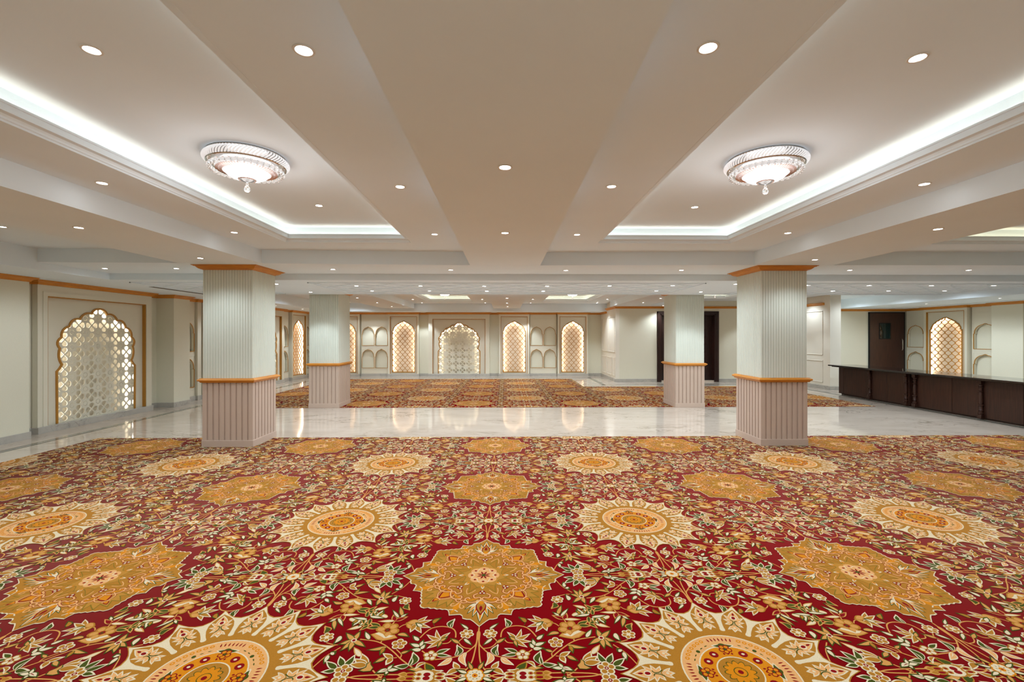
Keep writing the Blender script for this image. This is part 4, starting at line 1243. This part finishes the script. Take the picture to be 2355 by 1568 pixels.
def rot_pts(r, a): return (r * math.cos(a), r * math.sin(a))
def medal_gold(T, lod):
    prof = [(.503, 0), (.480, 2.2), (.462, 4.2), (.447, 6.5), (.449, 9), (.444, 12), (.424, 13), (.415, 15), (.419, 17), (.436, 21.5), (.440, 22.3), (.418, 24.2), (.402, 26.5), (.403, 29), (.412, 30.5), (.414, 33), (.426, 34.2), (.427, 37), (.441, 38.5), (.443, 41), (.462, 42.5), (.468, 45)]
    pr = [(r, t) for r, t in prof] + [(r, 90 - t) for r, t in reversed(prof[:-1])]
    def ring(off, col, lev):
        pts = []
        for q in range(4):
            for r, t in pr[:-1]:
                pts.append(rot_pts(r - off, math.radians(t) + q * PI / 2))
        T.lev = lev; T.fan((0, 0), pts, col)
    ring(-.001, 'W', 1); ring(.0065, 'G', 2)
    def lf(r0, a0, r1, a1, w, o, f, lev=3, bend=0):
        a = rot_pts(r0, math.radians(a0)); b_ = rot_pts(r1, math.radians(a1))
        T.lev = lev; emit_leaf(T, a, b_, w, bend, o, .0035, n=4 if lod else 7)
        T.lev = lev + 1; emit_leaf(T, a, b_, w, bend, f, 0, .003, n=4 if lod else 7)
    for q in range(4):
        A = q * 90
        # lotus in the pointed lobe
        for da, r1, w in ((0, .465, .040), (5.5, .42, .024), (-5.5, .42, .024), (10, .395, .020), (-10, .395, .020), (13.5, .36, .016), (-13.5, .36, .016)):
            lf(.30, A + da * .45, r1, A + da, w, 'N', 'W', 3)
            T.lev = 5; emit_leaf(T, rot_pts(.33, math.radians(A + da * .6)), rot_pts(r1 - .012, math.radians(A + da)), w * .5, 0, 'O', n=5)
        T.lev = 6; emit_leaf(T, rot_pts(.285, math.radians(A)), rot_pts(.40, math.radians(A)), .054, 0, 'R', .003, n=7)
        T.lev = 7; emit_leaf(T, rot_pts(.285, math.radians(A)), rot_pts(.395, math.radians(A)), .048, 0, 'G', n=7)
        T.lev = 8; emit_leaf(T, rot_pts(.325, math.radians(A)), rot_pts(.375, math.radians(A)), .018, 0, 'R', n=5)
        T.lev = 8; emit_leaf(T, rot_pts(.305, math.radians(A - 5)), rot_pts(.27, math.radians(A + 2)), .020, .3, 'W', n=5); emit_leaf(T, rot_pts(.305, math.radians(A + 5)), rot_pts(.27, math.radians(A - 2)), .020, -.3, 'W', n=5)
        T.lev = 7; emit_leaf(T, rot_pts(.31, math.radians(A)), rot_pts(.255, math.radians(A)), .034, 0, 'O', n=5)
        # broad ochre leaves in the rounded lobe
        B = A + 45
        for da, r1, w in ((0, .42, .05), (8, .405, .045), (-8, .405, .045), (15, .375, .03), (-15, .375, .03)):
            lf(.27, B + da * .4, r1, B + da, w * 1.15, 'V', 'Y', 3)
        T.lev = 6; emit_leaf(T, rot_pts(.245, math.radians(B)), rot_pts(.345, math.radians(B)), .064, 0, 'R', .003, n=7)
        T.lev = 7; emit_leaf(T, rot_pts(.245, math.radians(B)), rot_pts(.34, math.radians(B)), .058, 0, 'O', n=7)
        lf(.35, B, .385, B, .02, 'R', 'O', 6); 
        for sgn in (-1, 1):
            T.lev = 8; emit_stem(T, [rot_pts(.27, math.radians(B + sgn * 9)), rot_pts(.315, math.radians(B + sgn * 8)), rot_pts(.345, math.radians(B + sgn * 2)), rot_pts(.352, math.radians(B - sgn * 3))], .011, 'R', 3)
            T.lev = 9; emit_stem(T, [rot_pts(.27, math.radians(B + sgn * 9)), rot_pts(.315, math.radians(B + sgn * 8)), rot_pts(.345, math.radians(B + sgn * 2)), rot_pts(.352, math.radians(B - sgn * 3))], .007, 'P', 3)
        # little orange sprigs in the small points
        for sg in (-1, 1):
            C_ = A + sg * 22.2
            T.lev = 4; emit_leaf(T, rot_pts(.31, math.radians(C_)), rot_pts(.425, math.radians(C_)), .034, 0, 'O', n=6)
            T.lev = 5
            for s2 in (-1, 1):
                emit_stem(T, [rot_pts(.30, math.radians(C_ + s2 * .8)), rot_pts(.345, math.radians(C_ + s2 * 2)), rot_pts(.362, math.radians(C_ + s2 * 5)), rot_pts(.345, math.radians(C_ + s2 * 6.5)), rot_pts(.335, math.radians(C_ + s2 * 4.5))], .007, 'P', 3)
                emit_stem(T, [rot_pts(.385, math.radians(C_ + s2 * .5)), rot_pts(.395, math.radians(C_ + s2 * 4))], .006, 'W', 1)
    # ring of sixteen scrolls
    for k in range(8):
        A = k * 45
        for sg in (-1, 1):
            path = [(.205, A + sg * 7), (.225, A + sg * 12), (.25, A + sg * 9), (.242, A + sg * 3), (.262, A + sg * 1), (.292, A + sg * 8), (.296, A + sg * 15), (.275, A + sg * 20), (.255, A + sg * 17.5), (.265, A + sg * 14.5)]
            pts = [rot_pts(r, math.radians(a)) for r, a in path]
            T.lev = 8; emit_stem(T, pts, .0155, 'R', 2 if lod else 4); T.lev = 9; emit_stem(T, pts, .0095, 'P', 2 if lod else 4)
            T.lev = 7; emit_leaf(T, rot_pts(.255, math.radians(A + sg * 5)), rot_pts(.28, math.radians(A + sg * 13)), .012, sg * .1, 'O', .001, n=4)
        Bm = A + 22.5
        for sg in (-1, 1):
            pts = [rot_pts(r, math.radians(a)) for r, a in ((.292, Bm + sg * 8), (.312, Bm + sg * 4), (.305, Bm), (.288, Bm + sg * 1.5), (.292, Bm + sg * 4))]
            T.lev = 8; emit_stem(T, pts, .0125, 'R', 2 if lod else 4); T.lev = 9; emit_stem(T, pts, .0075, 'P', 2 if lod else 4)
            T.lev = 5; emit_leaf(T, rot_pts(.262, math.radians(Bm + sg * 9)), rot_pts(.292, math.radians(Bm + sg * 2)), .022, 0, 'O', n=4)
        T.lev = 7; emit_rosette(T, rot_pts(.192, math.radians(A)), .022, 3, 'R', 'W', 'G', '', math.radians(A), lod)
        lf(.118, A, .160, A, .020, 'G', 'W', 5); T.lev = 7; emit_leaf(T, rot_pts(.115, math.radians(A)), rot_pts(.145, math.radians(A)), .014, 0, 'O', n=4)
        B = A + 22.5
        for sg in (-1, 1):
            T.lev = 4
            emit_stem(T, [rot_pts(.125, math.radians(B + sg * 16)), rot_pts(.142, math.radians(B + sg * 9)), rot_pts(.172, math.radians(B + sg * 3.5)), rot_pts(.205, math.radians(B))], .0035, 'V', 3)
            T.lev = 3
            emit_stem(T, [rot_pts(.17, math.radians(B + sg * 9)), rot_pts(.20, math.radians(B + sg * 5)), rot_pts(.225, math.radians(B))], .005, 'P', 2)
    T.lev = 3; T.fan((0, 0), [rot_pts((.150 if i % 4 == 2 else .125 if i % 2 else .112), i * PI / 16 - PI / 16) for i in range(32)], 'V')
    T.lev = 4; T.fan((0, 0), [rot_pts((.146 if i % 4 == 2 else .121 if i % 2 else .108), i * PI / 16 - PI / 16) for i in range(32)], 'Y')
    T.lev = 5; n = 96
    T.fan((0, 0), [rot_pts(.098 * (.86 + .14 * abs(math.cos(8 * PI * i / n)) ** .6), 2 * PI * i / n) for i in range(0, n, 3 if lod else 1)], 'P')
    for k in range(8):
        a = k * PI / 4
        T.lev = 6; emit_stem(T, [rot_pts(.082, a + PI / 8), rot_pts(.055, a), ], .004, 'W', 1); emit_stem(T, [rot_pts(.082, a - PI / 8), rot_pts(.055, a)], .004, 'W', 1)
        T.lev = 7; emit_ellipse(T, rot_pts(.073, a), .0085, .0085, 'R', 6); emit_leaf(T, rot_pts(.012, a + PI / 8), rot_pts(.046, a + PI / 8), .013, 0, 'R', n=4)
    T.lev = 8; emit_ellipse(T, (0, 0), .014, .014, 'N', 8)

def medal_cream(T, ox, oy, lod):
    base = len(T.v)
    def star(off, col, lev):
        pts = []
        for k in range(16):
            for r, d in ((.532, 0), (.495, 2.1), (.468, 4.2), (.448, 7), (.437, 11.25), (.448, 15.5), (.468, 18.3), (.495, 20.4)):
                sc = 1.0 if d == 0 else 1.0
                pts.append(rot_pts(r * sc - off * (1.6 if d == 0 else 1), math.radians(k * 22.5 + d)))
        T.lev = lev; T.fan((0, 0), pts, col)
    star(-.005, 'G', 1); star(.002, 'W', 2)
    T.lev = 3.85; emit_ellipse(T, (0, 0), .300, .300, 'G', 48)
    for k in range(16):
        a = k * PI / 8; ca, sa = math.cos(a), math.sin(a)
        def X(r, t): return (r * ca - t * sa, r * sa + t * ca)
        T.lev = 3
        half = [(.22, .040), (.29, .046), (.33, .055), (.37, .0605), (.41, .057), (.44, .045), (.465, .028), (.482, .012)]
        T.fan(X(.36, 0), [X(r, t) for r, t in half] + [X(.497, 0)] + [X(r, -t) for r, t in reversed(half)], 'G')
        am = a + PI / 16
        T.lev = 4.6; cm, sm = math.cos(am), math.sin(am)
        def Y(r, t): return (r * cm - t * sm, r * sm + t * cm)
        T.fan(Y(.31, 0), [Y(.287, .004), Y(.291, .011), Y(.302, .013), Y(.318, .010), Y(.36, .004), Y(.36, -.004), Y(.318, -.010), Y(.302, -.013), Y(.291, -.011), Y(.287, -.004)], 'W')
        if lod:
            T.lev = 5; emit_leaf(T, X(.36, 0), X(.480, 0), .050, 0, 'W', n=4); T.lev = 6; emit_leaf(T, X(.37, 0), X(.468, 0), .034, 0, 'P', n=4); T.lev = 7; emit_ellipse(T, X(.415, 0), .012, .007, 'R', 6)
            T.lev = 5; emit_leaf(T, X(.365, 0), X(.305, 0), .04, 0, 'P', n=4)
            continue
        def lf(p, q, w, o, f, lev, bend=0):
            T.lev = lev; emit_leaf(T, p, q, w, bend, o, .0035, n=6); T.lev = lev + 1; emit_leaf(T, p, q, w, bend, f, 0, .002, n=6)
        lf(X(.385, 0), X(.475, 0), .046, 'W', 'P', 5)
        for s in (-1, 1):
            lf(X(.382, 0), X(.425, s * .042), .017, 'W', 'P', 5); lf(X(.375, 0), X(.388, s * .043), .017, 'W', 'P', 5); lf(X(.372, 0), X(.352, s * .036), .018, 'W', 'P', 5)
            lf(X(.345, 0), X(.312, s * .026), .014, 'W', 'P', 5)
            T.lev = 9; emit_stem(T, [X(.345, s * .020), X(.362, s * .006), X(.385, s * .004), X(.392, s * .016)], .005, 'N', 3)
        lf(X(.35, 0), X(.302, 0), .026, 'W', 'P', 6)
        T.lev = 8; emit_ellipse(T, X(.416, 0), .0175, .0175, 'W', 10); T.lev = 9
        T.fan(X(.416, 0), [X(.416 + .013 * math.cos(t * PI / 5), .0095 * math.sin(t * PI / 5)) for t in range(10)], 'R')
        T.lev = 8; emit_leaf(T, X(.437, 0), X(.463, 0), .012, 0, 'R', n=4); T.lev = 8; emit_ellipse(T, X(.327, 0), .007, .007, 'W', 8)
    for r, col, lev in ((.252, 'W', 4.9), (.245, 'P', 5.7), (.172, 'W', 6.8), (.166, 'O', 7.6), (.099, 'W', 8.4), (.093, 'G', 9.2)):
        T.lev = lev; emit_ellipse(T, (0, 0), r, r, col, 48)
    for q in range(4):
        A = q * PI / 2
        for k in range(-3, 4):
            a = A + k * .085
            T.lev = 6.8; emit_leaf(T, rot_pts(.206, a), rot_pts(.232, a), .0075, 0, 'R', n=4)
        for k in range(-3, 4):
            a = A + PI / 4 + k * .12
            T.lev = 6.8; emit_ellipse(T, rot_pts(.222, a), .011, .011, 'O', 8); T.lev = 7.8; emit_ellipse(T, rot_pts(.222, a), .005, .005, 'P', 6)
            T.lev = 6.8
            if k % 3: continue
        for k in (-2, -1, 1, 2):
            a = A + PI / 4 + k * .17
            T.lev = 6.8; emit_leaf(T, rot_pts(.190, a - .05), rot_pts(.190, a + .05), .006, 0, 'N', n=3)
        T.lev = 6.8; emit_ellipse(T, rot_pts(.190, A + PI / 4), .010, .010, 'N', 8)
        for s in (-1, 1):
            T.lev = 7.8; emit_leaf(T, rot_pts(.178, A + s * .05), rot_pts(.180, A + s * .26), .018, s * .15, 'W', .003, n=5); T.lev = 9.0; emit_leaf(T, rot_pts(.178, A + s * .05), rot_pts(.180, A + s * .26), .017, s * .15, 'N', n=5)
            a = A + PI / 4 + s * .24
            T.lev = 9.0; emit_ellipse(T, rot_pts(.133, a), .021, .021, 'R', 12); T.lev = 10.0; emit_ellipse(T, rot_pts(.133, a), .008, .007, 'W', 8)
        T.lev = 10.0; emit_leaf(T, rot_pts(.176, A - .12), rot_pts(.176, A + .12), .022, -.1, 'N', n=5)
        T.lev = 11.2; emit_rosette(T, rot_pts(.148, A), .032, 5, 'R', 'O', 'N', '', A, lod)
        for s in (-1, 0, 1):
            T.lev = 11.2; emit_leaf(T, rot_pts(.112, A + s * .16), rot_pts(.126, A + s * .16), .010, 0, 'R', n=3)
    T.lev = 11.2; n = 72
    T.fan((0, 0), [rot_pts(.073 - .018 * (1 - abs(math.cos(6 * 2 * PI * i / n))), 2 * PI * i / n) for i in range(n)], 'N')
    T.lev = 12.2; T.fan((0, 0), [rot_pts(.068 - .018 * (1 - abs(math.cos(6 * 2 * PI * i / n))), 2 * PI * i / n) for i in range(n)], 'O')
    for r, col, lev in ((.030, 'N', 13), (.026, 'O', 14), (.012, 'R', 15)):
        T.lev = lev; emit_ellipse(T, (0, 0), r, r, col, 16)
    for i in range(base, len(T.v)):
        p = T.v[i]; T.v[i] = (p[0] + ox, p[1] + oy, p[2])

def cell(lod):
    F = Tri(); F.fine = True; flora(F, lod)
    v = np.array(F.v); t = np.array(F.t); c = np.array(F.c)
    vs, ts, cs = [], [], []
    o = 0
    def put_(vv):
        nonlocal o
        vs.append(vv); ts.append(t + o); cs.append(c); o += len(vv)
    q2 = v.copy(); q2[:, 0] = CW / 2 - v[:, 0]; q2[:, 1] = CH_ / 2 - v[:, 1]
    ci = 0
    for base in (v, q2):
        for sx in (1, -1):
            for sy in (1, -1):
                w = base.copy(); w[:, 0] *= sx; w[:, 1] *= sy; w[:, 2] += .010 * ci; put_(w); ci += 1
    Gm = Tri(); medal_gold(Gm, lod)
    vv = np.array(Gm.v); vs.append(vv); ts.append(np.array(Gm.t) + o); cs.append(np.array(Gm.c)); o += len(vv)
    Cm = Tri(); medal_cream(Cm, CW / 2, CH_ / 2, lod)
    vv = np.array(Cm.v); vs.append(vv); ts.append(np.array(Cm.t) + o); cs.append(np.array(Cm.c)); o += len(vv)
    # the sprays run under the medallions: lift these
    V = np.concatenate(vs); Tt = np.concatenate(ts); Cc = np.concatenate(cs)
    m0 = len(V) - len(np.array(Gm.v)) - len(vv)
    V[m0:, 2] += 27
    # mirrored shapes that lie on an axis coincide: keep one of each
    cen = np.round(V[Tt][:, :, :2].mean(axis=1) * 20000).astype(np.int64)
    key = np.stack([cen[:, 0], cen[:, 1], Cc, np.round(V[Tt][:, :, 2].mean(axis=1) * 3).astype(np.int64)], axis=1)
    _, ix = np.unique(key, axis=0, return_index=True)
    ix.sort()
    return V, Tt[ix], Cc[ix]

def carpet(name, rects, gx, gy, lod, label, ymin=None):
    """rects = (x0, x1, y0, y1) areas of the carpet; (gx, gy) centre of one ochre medallion"""
    V, Tt, Cc = cell(lod)
    H = 0.0025
    allv, allt, allc = [], [], []
    o = 0
    for (x0, x1, y0, y1) in rects:
        yp = y0 if ymin is None else max(y0, ymin)
        vb = np.array([(x0, y0, 0), (x1, y0, 0), (x1, y1, 0), (x0, y1, 0), (x0, y0, H), (x1, y0, H), (x1, y1, H), (x0, y1, H)], float)
        tb = np.array([(0, 2, 1), (0, 3, 2), (4, 5, 6), (4, 6, 7), (0, 1, 5), (0, 5, 4), (1, 2, 6), (1, 6, 5), (2, 3, 7), (2, 7, 6), (3, 0, 4), (3, 4, 7)])
        allv.append(vb); allt.append(tb + o); allc.append(np.zeros(len(tb), int)); o += 8
        i0 = int(math.floor((x0 - gx) / CW - .5)) ; i1 = int(math.ceil((x1 - gx) / CW + .5))
        j0 = int(math.floor((yp - gy) / CH_ - .5)); j1 = int(math.ceil((y1 - gy) / CH_ + .5))
        for i in range(i0, i1 + 1):
            for j in range(j0, j1 + 1):
                W_ = V.copy(); W_[:, 0] += gx + i * CW; W_[:, 1] = -W_[:, 1] + gy + j * CH_
                W_[:, 2] = H + (.0001 * W_[:, 2])
                tv = W_[Tt]                                   # (n,3,3)
                mn = tv.min(axis=1); mx = tv.max(axis=1)
                ok = (mx[:, 0] > x0) & (mn[:, 0] < x1) & (mx[:, 1] > yp) & (mn[:, 1] < y1)
                if not ok.any(): continue
                tk = Tt[ok]; ck = Cc[ok]
                u, inv = np.unique(tk, return_inverse=True)
                W2 = W_[u]; W2[:, 0] = np.clip(W2[:, 0], x0, x1); W2[:, 1] = np.clip(W2[:, 1], yp, y1)
                allv.append(W2); allt.append(inv.reshape(-1, 3) + o); allc.append(ck); o += len(W2)
    Vv = np.concatenate(allv); Tq = np.concatenate(allt); Cq = np.concatenate(allc)
    # make every triangle face up, drop the collapsed ones
    a, b_, c_ = Vv[Tq[:, 0]], Vv[Tq[:, 1]], Vv[Tq[:, 2]]
    cr = np.cross(b_ - a, c_ - a)
    good = np.linalg.norm(cr, axis=1) > 1e-10
    flat = np.abs(cr[:, 2]) > .99 * np.maximum(np.linalg.norm(cr, axis=1), 1e-20)
    flip = flat & (cr[:, 2] < 0) & (a[:, 2] > H / 2)
    Tq[flip] = Tq[flip][:, ::-1]
    Tq = Tq[good]; Cq = Cq[good]
    me = bpy.data.meshes.new(name)
    me.vertices.add(len(Vv)); me.vertices.foreach_set('co', Vv.astype(np.float32).ravel())
    me.loops.add(len(Tq) * 3); me.loops.foreach_set('vertex_index', Tq.astype(np.int32).ravel())
    me.polygons.add(len(Tq)); me.polygons.foreach_set('loop_start', np.arange(0, len(Tq) * 3, 3, dtype=np.int32))
    me.polygons.foreach_set('loop_total', np.full(len(Tq), 3, dtype=np.int32))
    for m_ in CM: me.materials.append(m_)
    me.polygons.foreach_set('material_index', Cq.astype(np.int32))
    me.update(calc_edges=True)
    ob = bpy.data.objects.new(name, me); COL.objects.link(ob)
    print(name, 'triangles', len(Tq))
    return tag(ob, label, 'carpet')
carpet('patterned_carpet', [(-5.93, 7.72, 0.30, 6.735)], -.133, 2.843, 0, 'red floral carpet with ochre and cream medallions covering the near floor', .31)  # cut short ahead of the camera so unseen marble bounces neutral light up
carpet('patterned_carpet', [(-5.93, 2.30, 9.50, 15.76), (2.30, 7.83, 9.50, 13.33)], -.69, 10.065, 1, 'red floral carpet beyond the marble aisle, stepped round the double door corner')
